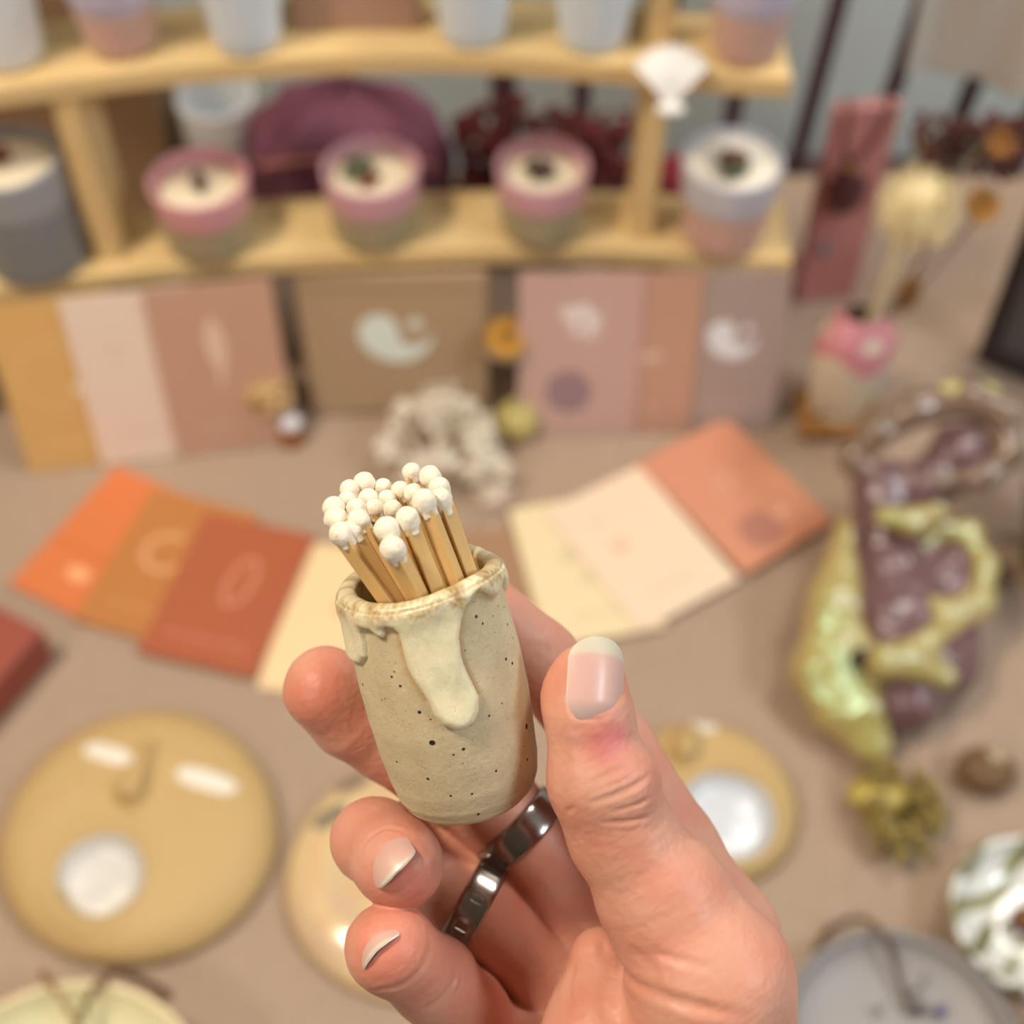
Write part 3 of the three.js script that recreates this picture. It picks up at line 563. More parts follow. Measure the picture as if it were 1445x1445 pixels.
function candle(px, py, h, wpx, taper, shelfH, label, opt) {   // px, py: the middle of its foot on the shelf
  const foot = onPlane(px, py, shelfH), rt = wpx / 2 * metresPerPixel(foot.clone().add(V(0, h, 0))), rb = rt * taper;
  const o = thing(opt.name || 'candle', label, opt.cat || 'candle', [foot.x, shelfH + .0003, foot.z], 0, opt.group);
  const split = h * (opt.split ?? .5);
  part(o, 'cup_base', shell(rb, lerp(rb, rt, split / h), split, .003), opt.low);
  const up = shell(rb, rt, h, .003, split, h); part(o, 'cup_rim', up, opt.high);
  const wy = h * (opt.fill ?? .8), wr = lerp(rb, rt, wy / h) - .0031;
  const waxPart = part(o, 'wax', lathe([[.0001, wy], [wr * .9, wy + .0003], [wr, wy + .0012], [wr, wy - .004], [.0001, wy - .004]], 40), opt.wax || wax);
  (opt.top || []).forEach(([n, m, list, lb]) => part(waxPart, n, list(wr, wy), m, lb));
  return o;
}
const sprig = (n, spread, size, cx = 0, cz = 0) => (wr, wy) => { const a = []; for (let i = 0; i < n; i++) { const g = new THREE.IcosahedronGeometry(size * rr(.7, 1.3), 1); g.scale(1, rr(.35, .7), rr(.5, 1)); g.rotateY(rr(0, 6)); g.rotateZ(rr(-.6, .6)); g.translate(wr * (cx + rr(-spread, spread)), wy + size * rr(.2, .9), wr * (cz + rr(-spread, spread))); a.push(g); } return a; };
const wickSlab = (w, hh, cx = 0, cz = 0) => (wr, wy) => { const g = new RoundedBoxGeometry(w, hh, .0022, 1, .0004); g.rotateY(.5); g.translate(wr * cx, wy + hh / 2 - .001, wr * cz); return g; };
const pinkRim = M(0xd79ba4, .35), pinkRim2 = M(0xd2a0ae, .35), frosted = M(0xa59a7c, .4), lilac = M(0xc9c3dc, .4), blush = M(0xd2aca2, .5), paleBlue = M(0xdde8f2, .5), paleGrey = M(0x9a9da2, .45), greyLow = M(0x7f8284, .5), milk = M(0xe9ecee, .45), pearl = M(0xcfc9cf, .35, { iridescence: .5, iridescenceIOR: 1.6, iridescenceThicknessRange: [200, 380] });
candle(298, 337, .055, 142, .90, SH1, 'pink-rimmed candle with a dark oval wick, beside the large grey candle', { low: frosted, high: pinkRim, split: .56, fill: .76, top: [['wick', petalD, (wr, wy) => ball(V(0, wy + .009, 0), .0052, 1, 2, .7)]] });
candle(531, 321, .055, 140, .90, SH1, 'pink-rimmed candle topped with green leaves and brown buds', { low: frosted, high: pinkRim2, split: .56, fill: .78, top: [['dried_leaves', leafG, sprig(9, .3, .006, -.25, -.1)], ['dried_flower', petalR, sprig(5, .16, .006, 0, .1)]] });
candle(764, 318, .055, 134, .90, SH1, 'pink-rimmed candle topped with a small grey leaf sprig', { low: frosted, high: pinkRim2, split: .58, fill: .76, top: [['dried_leaves', petalD, sprig(7, .22, .006, -.05, -.2)]] });
candle(1018, 332, .068, 144, .82, SH1, 'white and blush cup candle topped with an orange bud and green leaves', { low: blush, high: M(0xc9cbd8, .35), split: .56, fill: .93, wax: waxW, top: [['dried_flower', petalR, sprig(5, .12, .007, 0, -.1)], ['dried_leaves', leafG, sprig(8, .28, .006, 0, .25)]] });
candle(56, 364, .088, 150, .96, SH1, 'large grey jar candle with a wooden wick', { low: greyLow, high: paleGrey, split: .62, fill: .90, top: [['wooden_wick', woodWick, wickSlab(.02, .014, -.25, -.1)]] });
const cupTop = (list) => list.forEach(([px, py, w, taper, label, low, high, split, h]) => candle(px, py, h || .088, w, taper, SH2, label, { name: 'ceramic_cup', cat: 'cup', low, high, split, fill: .85, wax: waxW }));
cupTop([
  [14, 80, 140, .76, 'pale grey-white ceramic cup at the end of the upper shelf above the grey candle', milk, pearl, .8],
  [174, 62, 156, .66, 'blush ceramic cup with a lilac rim on the upper shelf between two white cups', blush, lilac, .38],
  [350, 58, 138, .74, 'white ceramic cup on the upper shelf beside the kraft box, next to the blush cup', paleBlue, milk, .8],
  [668, 48, 138, .72, 'white ceramic cup on the upper shelf beside the kraft box and another white cup', paleBlue, milk, .82],
  [836, 56, 142, .70, 'white ceramic cup on the upper shelf next to the shelf upright', paleBlue, milk, .78],
  [1052, 74, 146, .68, 'blush ceramic cup with a lilac rim on the upper shelf beside the seashell', blush, lilac, .42],
]);
// ---------------------------------------------------------------- kraft boxes
const moonPath = (x, cx, cy, r) => {   // thick comma-shaped crescent with a small dot
  const q = (...v) => v.map((k, n) => (n % 2 ? cy : cx) + k * r);
  x.beginPath(); x.moveTo(...q(-.35, -.7)); x.bezierCurveTo(...q(-.02, -.72, .12, -.35, .1, -.05)); x.bezierCurveTo(...q(.12, .2, .35, .32, .55, .28)); x.bezierCurveTo(...q(.75, .25, .92, .1, 1, -.1));
  x.bezierCurveTo(...q(1.02, .4, .6, .85, .1, .85)); x.bezierCurveTo(...q(-.5, .85, -.95, .4, -.95, -.1)); x.bezierCurveTo(...q(-.95, -.45, -.7, -.7, -.35, -.7)); x.fill();
  x.beginPath(); x.arc(cx + r * .55, cy - r * .38, r * .18, 0, 7); x.fill();
};
const dashes = (x, cx, cy, w, n = 6, hgt = 6) => { let a = cx - w / 2; for (let i = 0; i < n; i++) { const l = w / n * rr(.55, .8); x.fillRect(a, cy - hgt / 2, l, hgt); a += w / n; } };
function kraftBox(label, center, w, h, d, turn, art, base) {
  const o = thing('kraft_box', label, 'box', center, turn);
  const tex = canvasTexture(512, Math.round(512 * h / w), (x, cw, ch) => { x.fillStyle = base; x.fillRect(0, 0, cw, ch); for (let i = 0; i < 1800; i++) { x.fillStyle = rnd() < .5 ? 'rgba(110,82,56,.12)' : 'rgba(200,170,135,.12)'; x.fillRect(rnd() * cw, rnd() * ch, rr(2, 9), 1); } art(x, cw, ch); });
  const plain = M(base, .85), g = new RoundedBoxGeometry(w, h, d, 2, .0018); g.translate(0, h / 2, 0); part(o, 'carton', g, plain);
  const f = new THREE.BoxGeometry(w - .004, h - .004, .0004); f.translate(0, h / 2, d / 2); part(o, 'printed_front', f, M(0xffffff, .8, { map: tex }));
  const lid = new THREE.BoxGeometry(w - .006, .0006, .0006); lid.translate(0, h - .012, d / 2 + .0003); part(o, 'lid_seam', lid, M(0x5c4630, .9));
  return o;
}
{
  const a = onPlane(440, 588), b = onPlane(690, 586), w = a.distanceTo(b), c = a.clone().lerp(b, .5);
  kraftBox('brown kraft box printed with a pale moon emblem, standing under the shelf', [c.x, 0.0012, c.z - .007], w, .1295, .012, Math.atan2(-(b.z - a.z), b.x - a.x), (x, W, H) => { x.fillStyle = '#e2ebe2'; moonPath(x, W * .5, H * .42, 108); x.fillStyle = 'rgba(214,200,178,.5)'; dashes(x, W * .68, H * .72, 120, 4, 7); }, '#b49878').rotation.x = -.145;
  const p = onPlane(502, 50, SH2);
  kraftBox('pinkish brown kraft box with white lettering between the cups on the upper shelf', [p.x, SH2, p.z - .03], .083, .09, .05, 0, (x, W, H) => { x.fillStyle = '#e4d8cc'; for (let k = 0; k < 2; k++) dashes(x, W * .5, H * (.60 + .06 * k), 110, 3, 16); }, '#b08d78');
}
// white shell hanging over the upper shelf's edge
{
  const c = onPlane(945, 92, SH2 + .004), o = thing('seashell', 'white scalloped seashell on the edge of the upper shelf', 'seashell', [c.x, SH2 + .001, c.z + .006]);
  o.rotation.x = .62;
  const fan = (u) => Math.PI * (.22 + .56 * u);
  const mk = (off) => gridGeo(72, 24, (u, v) => { const a = fan(u), ridge = Math.cos(u * Math.PI * 22), R = .033 * (1 + .03 * Math.cos(u * Math.PI * 22)), r = .003 + v * (R - .003); return [-Math.cos(a) * r * .92, .0115 * Math.sin(v * 2.3) * Math.sin(a) ** .6 + ridge * .0010 * v + off, .022 - Math.sin(a) * r * 1.15]; }, { flip: off > 0 });
  part(o, 'shell', [mk(.001), mk(-.0012)], M(0xf4f0ea, .45, { side: THREE.DoubleSide }));
  part(o, 'hinge', ball(V(0, .001, .022), .006, 1.6, .5, .7), M(0xf4f0ea, .45));
}
// ---------------------------------------------------------------- cards
function cardTexture(base, art) {
  return canvasTexture(340, 488, (x, w, h) => { x.fillStyle = base; x.fillRect(0, 0, w, h); for (let i = 0; i < 2500; i++) { x.fillStyle = rnd() < .5 ? 'rgba(255,255,255,.03)' : 'rgba(0,0,0,.025)'; x.fillRect(rnd() * w, rnd() * h, rr(1, 5), rr(1, 3)); } art(x, w, h); });
}
const CW = .085, CH = .124, CT = .0016;
function cardMesh(o, base, art, w = CW, h = CH) { const g = new THREE.BoxGeometry(w, h, CT); g.translate(0, h / 2, 0); part(o, 'sheet', g, M(0xffffff, .55, { map: cardTexture(base, art) })); }
function leaningCard(px0, py0, dirTo, gap, label, group, base, art, roll = 0) {
  const a = onPlane(px0, py0), b = onPlane(...dirTo), e = b.clone().sub(a).normalize(), back = V(e.z, 0, -e.x); if (back.z > 0) back.negate();
  const lean = px0 > 700 ? .195 : .235, up = V(0, Math.cos(lean), 0).addScaledVector(back, Math.sin(lean)), n = e.clone().cross(up);
  const c = a.clone().addScaledVector(e, CW / 2).addScaledVector(back, -gap); c.y = .0009;
  const o = thing('greeting_card', label, 'card', c, 0, group); o.quaternion.setFromRotationMatrix(new THREE.Matrix4().makeBasis(e, up, n)); if (roll) o.rotateZ(roll);
  cardMesh(o, base, art, .09, .144); return o;
}
const gl = 'cards leaning against the shelf';
leaningCard(48, 667, [425, 616], 0, 'ochre yellow card leaning against the shelf under the grey candle', gl, '#d9ad6c', (x, w, h) => { x.strokeStyle = 'rgba(240,212,160,.5)'; x.lineWidth = 5; x.beginPath(); x.arc(w * .40, h * .42, 92, 0, 7); x.stroke(); x.fillStyle = '#f4e3bd'; x.beginPath(); x.arc(w * .56, h * .52, 13, 0, 7); x.fill(); x.fillStyle = 'rgba(245,222,180,.6)'; dashes(x, w * .45, h * .84, 170, 7, 7); });
leaningCard(150, 653.2, [425, 616], .0022, 'cream blush card leaning between the ochre card and the rose card', gl, '#e9d3c1', (x, w, h) => { x.fillStyle = 'rgba(178,150,134,.5)'; x.fillRect(w * .24, h * .3, 60, 5); x.fillRect(w * .27, h * .37, 44, 4); dashes(x, w * .4, h * .82, 130, 5, 7); });
leaningCard(258, 638.6, [425, 616], .0044, 'dusty rose card with a pale feather emblem leaning against the shelf', gl, '#c49a82', (x, w, h) => { x.fillStyle = 'rgba(232,208,184,.75)'; x.beginPath(); x.moveTo(w * .46, h * .62); x.bezierCurveTo(w * .58, h * .42, w * .60, h * .28, w * .48, h * .18); x.bezierCurveTo(w * .38, h * .26, w * .38, h * .38, w * .47, h * .5); x.lineTo(w * .455, h * .64); x.fill(); x.fillStyle = 'rgba(228,200,176,.6)'; dashes(x, w * .45, h * .83, 150, 6, 7); });
leaningCard(926, 608.2, [1085, 610], 0, 'grey mauve card with a white moon emblem leaning against the shelf', gl, '#b09c93', (x, w, h) => { x.fillStyle = '#eceaf0'; moonPath(x, w * .58, h * .40, 74); x.fillStyle = 'rgba(225,215,210,.5)'; dashes(x, w * .6, h * .82, 150, 6, 7); });
leaningCard(812, 606.9, [1085, 610], .0022, 'salmon card with a small pale emblem leaning between the lilac and mauve cards', gl, '#cb9d86', (x, w, h) => { x.fillStyle = 'rgba(240,218,200,.8)'; x.beginPath(); x.ellipse(w * .62, h * .5, 34, 9, -.2, 0, 7); x.fill(); x.fillRect(w * .56, h * .53, 50, 4); x.fillStyle = 'rgba(240,218,200,.5)'; dashes(x, w * .62, h * .82, 120, 5, 7); });
leaningCard(736, 606, [1085, 610], .0044, 'lilac pink card with a white flower emblem and a purple dot leaning against the shelf', gl, '#cfaaa2', (x, w, h) => { x.fillStyle = 'rgba(242,232,228,.9)'; for (const [a, b, r] of [[.42, .24, 24], [.53, .22, 20], [.60, .28, 22], [.47, .33, 16], [.58, .35, 14]]) { x.beginPath(); x.ellipse(w * a, h * b, r, r * 1.25, a * 5, 0, 7); x.fill(); } x.fillStyle = 'rgba(146,118,130,.75)'; x.beginPath(); x.arc(w * .42, h * .72, 66, 0, 7); x.fill(); x.fillStyle = 'rgba(232,208,202,.5)'; dashes(x, w * .72, h * .82, 110, 5, 7); });
function flatCard(tl, tr, br, bl, level, label, base, art, group = 'cards lying fanned on the tablecloth') {
  const q = [tl, tr, br, bl].map((p) => onPlane(...p)), up = q[0].clone().add(q[1]).sub(q[2]).sub(q[3]).normalize(), c = q[2].clone().add(q[3]).multiplyScalar(.5);
  const e = up.clone().cross(V(0, 1, 0)).normalize(); c.y = .0012 + level * .0019;
  const o = thing('greeting_card', label, 'card', c, 0, group); o.quaternion.setFromRotationMatrix(new THREE.Matrix4().makeBasis(e, up, V(0, 1, 0)));
  cardMesh(o, base, art); return o;
}
flatCard([165, 668], [290, 715], [150, 885], [12, 832], 0, 'bright orange card lying under the edge of the ochre brown card', '#d27644', (x, w, h) => { x.fillStyle = 'rgba(246,178,136,.85)'; x.beginPath(); x.ellipse(w * .45, h * .76, 38, 24, 0, 0, 7); x.fill(); x.fillStyle = 'rgba(190,92,44,.7)'; x.fillRect(0, h * .60, w, 10); });
flatCard([225, 695], [355, 738], [255, 925], [110, 875], 1, 'ochre brown card with a pale crescent ring lying between the orange and brick cards', '#b5773f', (x, w, h) => { x.strokeStyle = 'rgba(220,170,120,.75)'; x.lineWidth = 20; x.beginPath(); x.arc(w * .42, h * .42, 62, .6, 5.2); x.stroke(); x.fillStyle = 'rgba(224,172,122,.6)'; dashes(x, w * .4, h * .82, 150, 6, 8); });
flatCard([305, 735], [435, 755], [362, 972], [195, 915], 2, 'brick red card with a pale crystal emblem lying beside the ochre brown card', '#aa5a3a', (x, w, h) => { x.strokeStyle = 'rgba(222,150,122,.75)'; x.lineWidth = 13; x.beginPath(); x.ellipse(w * .56, h * .42, 34, 82, .12, 0, 7); x.stroke(); x.fillStyle = 'rgba(222,150,122,.6)'; dashes(x, w * .5, h * .84, 240, 9, 12); });
flatCard([438, 752], [585, 770], [530, 995], [368, 972], 0, 'cream card lying beside the brick red card, behind the hand', '#efd0a2', (x, w, h) => { x.fillStyle = 'rgba(214,168,118,.5)'; x.beginPath(); x.arc(w * .5, h * .42, 30, 0, 7); x.fill(); dashes(x, w * .5, h * .8, 150, 6, 7); });
flatCard([615, 758], [745, 754], [752, 950], [600, 965], 1, 'taupe brown card lying behind the match holder', '#a07c5e', (x, w, h) => { x.fillStyle = 'rgba(190,156,126,.6)'; dashes(x, w * .5, h * .8, 150, 6, 7); });
flatCard([738, 752], [862, 702], [935, 878], [775, 935], 2, 'pale yellow card lying between the taupe card and the blush card', '#e6d2a8', (x, w, h) => { x.fillStyle = 'rgba(190,178,140,.45)'; for (const [a, b, r] of [[.4, .4, 30], [.62, .5, 34], [.5, .58, 26]]) { x.beginPath(); x.arc(w * a, h * b, r, 0, 7); x.fill(); } x.fillStyle = 'rgba(150,140,108,.5)'; dashes(x, w * .5, h * .83, 150, 6, 10); });
flatCard([788, 735], [893, 675], [1040, 830], [905, 895], 3, 'pale blush card with faint tan print lying beside the salmon card', '#ead0b5', (x, w, h) => { x.fillStyle = 'rgba(206,166,126,.5)'; x.fillRect(w * .25, h * .22, 50, 10); x.beginPath(); x.arc(w * .35, h * .45, 26, 0, 7); x.fill(); x.fillStyle = 'rgba(196,158,110,.6)'; dashes(x, w * .5, h * .82, 150, 6, 10); });
flatCard([905, 660], [1025, 612], [1172, 745], [1050, 822], 4, 'salmon card with a dusky purple dot lying flat near the lustre vase', '#cd8b6c', (x, w, h) => { x.strokeStyle = 'rgba(234,186,162,.5)'; x.lineWidth = 6; for (const [a, b, r] of [[.5, .35, 20], [.45, .45, 26], [.6, .42, 20]]) { x.beginPath(); x.arc(w * a, h * b, r, 0, 7); x.stroke(); } x.fillStyle = 'rgba(150,98,90,.6)'; x.beginPath(); x.arc(w * .42, h * .80, 66, 0, 7); x.fill(); x.fillStyle = 'rgba(240,196,170,.6)'; x.beginPath(); x.ellipse(w * .68, h * .77, 26, 12, 0, 0, 7); x.fill(); });
{
  const c = onPlane(-28, 925, .03), o = thing('gift_box', 'brick red card box standing beside the orange card', 'box', [c.x - .01, 0, c.z], -.5);
  const g = new RoundedBoxGeometry(.07, .032, .075, 2, .0015); g.translate(0, .0165, 0); part(o, 'base', g, M(0x94493a, .6));
  const l = new RoundedBoxGeometry(.072, .012, .077, 2, .0015); l.translate(0, .03, 0); part(o, 'lid', l, M(0x94493a, .6));
}
// ---------------------------------------------------------------- face dishes
function faceDish(label, cpx, R, T, mat, f) {
  const c = onPlane(cpx[0], cpx[1], T * .6), o = thing('face_dish', label, 'dish', [c.x, .001, c.z], 0, 'ceramic face dishes');
  const L = (p, h = T) => { const q = onPlane(p[0], p[1], h); return [q.x - c.x, q.z - c.z]; };
  const nose = f.nose.map((p) => L(p)), mouth = f.mouth && L(f.mouth), rm = f.rm, eyes = (f.eyes || []).map(([p, q, r]) => [L(p), L(q), r]);
  const sd = (x, z, a, b) => { const bx = b[0] - a[0], bz = b[1] - a[1], t = clamp(((x - a[0]) * bx + (z - a[1]) * bz) / (bx * bx + bz * bz)); return [Math.hypot(x - a[0] - bx * t, z - a[1] - bz * t), t]; };
  const top = (x, z) => {
    const r = Math.hypot(x, z) / R; let y = T * Math.max(0, 1 - r ** 7) ** .5 * (.86 + .14 * (1 - r * r));
    const [d, t] = sd(x, z, nose[0], nose[1]); const w = lerp(.004, .0095, t); y += .0135 * lerp(.55, 1, t) * smooth(w * 1.25, w * .45, d) * smooth(1, .8, r);
    for (const s of [-1, 1]) { const nx = nose[1][0] + s * .0042, nz = nose[1][1] + .006; y -= .004 * Math.exp(-((x - nx) ** 2 + (z - nz) ** 2) / (.0026 ** 2)); }
    if (mouth) { const m = Math.hypot(x - mouth[0], z - mouth[1]); y -= .011 * smooth(rm * 1.06, rm * .72, m); y += .0016 * Math.exp(-(((m - rm * 1.12) / .004) ** 2)); }
    return Math.max(y, .0005) + .0007 * N3(x * 60, z * 60, T * 99);
  };
  const outline = (th) => R * (1 + .018 * Math.sin(2 * th + .5) + .012 * Math.sin(3 * th));
  const g = gridGeo(120, 96, (u, v) => { const th = u * 2 * Math.PI; if (v < .84) { const k = v / .84, r = outline(th) * (1 - (1 - k) ** 1.35); const x = Math.cos(th) * r * .995, z = Math.sin(th) * r * .995; return [x, top(x * R / outline(th), z * R / outline(th)), z]; } const k = (v - .84) / .16, r = outline(th) * lerp(.99, 0, k); return [Math.cos(th) * r, .0003, Math.sin(th) * r]; }, { wrap: true, flip: true });
  part(o, 'disc', g, mat);
  if (mouth) part(o, 'mouth_glaze', gridGeo(48, 16, (u, v) => { const th = u * 2 * Math.PI, r = rm * v * .985, x = mouth[0] + Math.cos(th) * r, z = mouth[1] + Math.sin(th) * r; return [x, top(x, z) + .0007 - (v > .97 ? .001 : 0), z]; }, { wrap: true, flip: true }), f.mouthMat || M(0xcfccc6, .3, { clearcoat: .5, clearcoatRoughness: .15 }), 'glossy white glazed hollow');
  eyes.forEach(([a, b, r]) => part(o, 'eye_glaze', gridGeo(36, 12, (u, v) => { const th = u * 2 * Math.PI; const dx = b[0] - a[0], dz = b[1] - a[1], l = Math.hypot(dx, dz), ex = dx / l, ez = dz / l; const px = Math.cos(th) * v * (l / 2 + r), pz = Math.sin(th) * v * r; const k = Math.cos(th), sq = Math.sign(k) * Math.abs(k) ** .6; const qx = sq * v * (l / 2 + r); const x = (a[0] + b[0]) / 2 + ex * qx - ez * pz, z = (a[1] + b[1]) / 2 + ez * qx + ex * pz; return [x, top(x, z) + .0012 * Math.sqrt(Math.max(0, 1 - v * v)) - (v > .95 ? .0006 : 0), z]; }, { wrap: true, flip: true }), f.eyeMat || M(0xe9e2d4, .35), 'pale glazed eye'));
  return o;
}
const sandBump = noiseTexture(256, 30, 3, .6); sandBump.repeat.set(2, 2);
const sandy = M(0xc0a26e, .62, { bumpMap: sandBump, bumpScale: .0003 });
faceDish('round sandy face dish with white eyes and white mouth hollow, beside the cream bowl', [193, 1165], .0865, .028, sandy, { nose: [[212, 1055], [188, 1122]], mouth: [140, 1236], rm: .0275, eyes: [[[128, 1055], [176, 1070], .0065], [[262, 1092], [320, 1108], .007]] });
faceDish('sandy clay face dish with a large white mouth hollow, partly behind the thumb', [1000, 1125], .0575, .022, sandy, { nose: [[978, 1025], [966, 1066]], mouth: [1027, 1148], rm: .030, mouthMat: M(0xc9cdd2, .3, { clearcoat: .4, clearcoatRoughness: .2 }), eyes: [[[984, 1022], [1002, 1020], .0055]] });
{
  const mix = canvasTexture(512, 512, (x, w, h) => { x.fillStyle = '#d8bf8c'; x.fillRect(0, 0, w, h); for (let i = 0; i < 260; i++) { x.fillStyle = ['rgba(214,168,140,.2)', 'rgba(228,206,150,.25)', 'rgba(196,170,150,.2)', 'rgba(206,150,120,.16)'][i % 4]; x.beginPath(); x.ellipse(rnd() * w, rnd() * h, rr(10, 60), rr(10, 40), rnd() * 3, 0, 7); x.fill(); } });
  faceDish('glossy peach and cream glazed face dish with dark eyes, behind the ring finger', [590, 1228], .0815, .02, M(0xffffff, .25, { map: mix, clearcoat: .5 }), { nose: [[560, 1150], [580, 1230]], mouth: [610, 1310], rm: .02, mouthMat: M(0xd8c8a8, .2), eyeMat: M(0x7f7266, .3), eyes: [[[484, 1107], [512, 1092], .006], [[452, 1158], [478, 1142], .006]] });
}
// ---------------------------------------------------------------- bowls and jewellery
function bowl(name, label, px, py, R, h, outM, inM, inner = []) {
  const c = onPlane(px, py, h), o = thing(name, label, 'bowl', [c.x, .001, c.z]); const t = .004;
  const out = [], inn = []; for (let i = 0; i <= 14; i++) { const a = i / 14 * Math.PI / 2; out.push([R * (.45 + .55 * Math.sin(a)), h * (1 - Math.cos(a)) ** 1.0]); inn.push([(R - t) * (.42 + .58 * Math.sin(a)), t + (h - t) * (1 - Math.cos(a))]); }
  part(o, 'outside', lathe([[.0001, 0], ...out, [R - t / 2, h + .0012], [R - t, h]], 72), outM);
  part(o, 'inside', lathe([[.0001, t], ...inn.slice(0, 15)].reverse(), 72), inM); o.userData.radius = R; return [o, c, R, h];
}
const gold = M(0xb98a45, .28, { metalness: 1 }), bronze = M(0x6f4e35, .35, { metalness: 1 }), silver = M(0xc8c6c8, .2, { metalness: 1 });
function chainLine(points, r, m, name, label, group) {   // links along a curve
  const cv = new THREE.CatmullRomCurve3(points), L = cv.getLength(), n = Math.max(6, Math.round(L / (r * 3.1))), gs = [];
  const b = new THREE.Box3().setFromPoints(points), c0 = b.getCenter(V(0, 0, 0)); c0.y = b.min.y;
  for (let i = 0; i < n; i++) { const p = cv.getPointAt(i / (n - 1)), t = cv.getTangentAt(i / (n - 1)); const g = new THREE.TorusGeometry(r * 1.5, r * .5, 5, 10); g.scale(1.35, 1, 1); if (i % 2) g.rotateX(Math.PI / 2); g.applyQuaternion(new THREE.Quaternion().setFromUnitVectors(V(1, 0, 0), t)); g.translate(p.x - c0.x, p.y - c0.y, p.z - c0.z); gs.push(g); }
  const o = thing(name, label, 'necklace', c0, 0, group); const m2 = part(o, 'chain', gs, m); return o;
}
{
  const creamIn = M(0xe6dfb8, .3, { clearcoat: .4 }), creamOut = M(0xdcc9a0, .4);
  const [o, c, R, h] = bowl('cream_bowl', 'cream glazed bowl with necklaces draped over its rim', 78, 1605, .083, .045, creamOut, creamIn);
  const P = (x, y, hh) => onPlane(x, y, hh);
  chainLine([P(58, 1372, .012), P(66, 1382, .046), P(82, 1405, .052), P(104, 1440, .036), P(120, 1490, .03)], .0011, gold, 'necklace', 'fine gold chain hanging into the cream bowl beside a bronze one');
  chainLine([P(235, 1402, .004), P(196, 1382, .03), P(160, 1373, .048), P(140, 1390, .05), P(118, 1425, .04), P(100, 1490, .03)], .0016, bronze, 'necklace', 'bronze chain looped over the rim of the cream bowl');
  const grey = M(0x84807e, .45), greyIn = M(0x97918e, .5);
  const [o2, c2] = bowl('grey_bowl', 'shallow grey bowl holding dark necklaces and silver charms', 1272, 1478, .0675, .022, grey, greyIn);
  chainLine([P(1150, 1345, .003), P(1170, 1312, .003), P(1215, 1296, .022), P(1245, 1318, .030), P(1262, 1360, .018), P(1280, 1420, .010)], .0013, bronze, 'necklace', 'dark bronze chain running over the rim of the grey bowl');
  for (const [x, y, r, m, nm] of [[1292, 1400, .004, silver, 'round silver charm in the grey bowl touching the bronze chain'], [1305, 1382, .0035, silver, 'slim silver charm standing out of the grey bowl'], [1325, 1428, .005, M(0x4a4a86, .15), 'blue glass charm in the grey bowl'], [1240, 1425, .0035, silver, 'small silver charm beside the chain in the grey bowl'], [1296, 1425, .005, M(0x201c20, .2), 'black bead charm in the grey bowl']]) {
    const p = P(x, y, .010), q = thing('charm', nm, 'charm', [p.x, .0075, p.z], x * .1); part(q, 'pendant', ball(V(0, r * .8, 0), r, .8, 1, .6), m); const tg = new THREE.TorusGeometry(r * .35, r * .1, 6, 14); tg.translate(0, r * 2, 0); part(q, 'loop', tg, silver);
  }
  // striped bowl
  const stripe = canvasTexture(512, 512, (x, w, hh) => { x.fillStyle = '#d9d8d2'; x.fillRect(0, 0, w, hh); for (let i = 0; i < 6; i++) { x.strokeStyle = i % 2 ? '#6b6a3e' : '#85845a'; x.lineWidth = rr(22, 38); x.beginPath(); for (let k = 0; k <= 20; k++) { const a = k / 20 * w, b = hh * (i + .5) / 6 + Math.sin(k * .7 + i) * 16; k ? x.lineTo(a, b) : x.moveTo(a, b); } x.stroke(); } });
  const [sd0] = bowl('striped_dish', 'white dish with olive green stripes at the table side, beside the grey bowl', 1462, 1292, .050, .024, M(0xffffff, .25, { map: stripe }), M(0xffffff, .22, { map: stripe, clearcoat: .5 }));
  for (const m of sd0.children) { const p = m.geometry.attributes.position, t = m.geometry.attributes.uv; for (let i = 0; i < p.count; i++) t.setXY(i, .5 + (p.getX(i) * .8 - p.getZ(i) * .6) / .11, .5 + (p.getX(i) * .6 + p.getZ(i) * .8) / .11 + p.getY(i)); }
  const pp = P(1446, 1300, .014), bead = thing('bead', 'dark red glass bead inside the striped dish', 'bead', [pp.x, .008, pp.z]); part(bead, 'glass', ball(V(0, .008, 0), .009, 1, .9, 1), M(0x54211c, .15)); part(bead, 'bead_cap', lathe([[.0001, .0165], [.003, .016], [.004, .0145]], 16), gold);
}
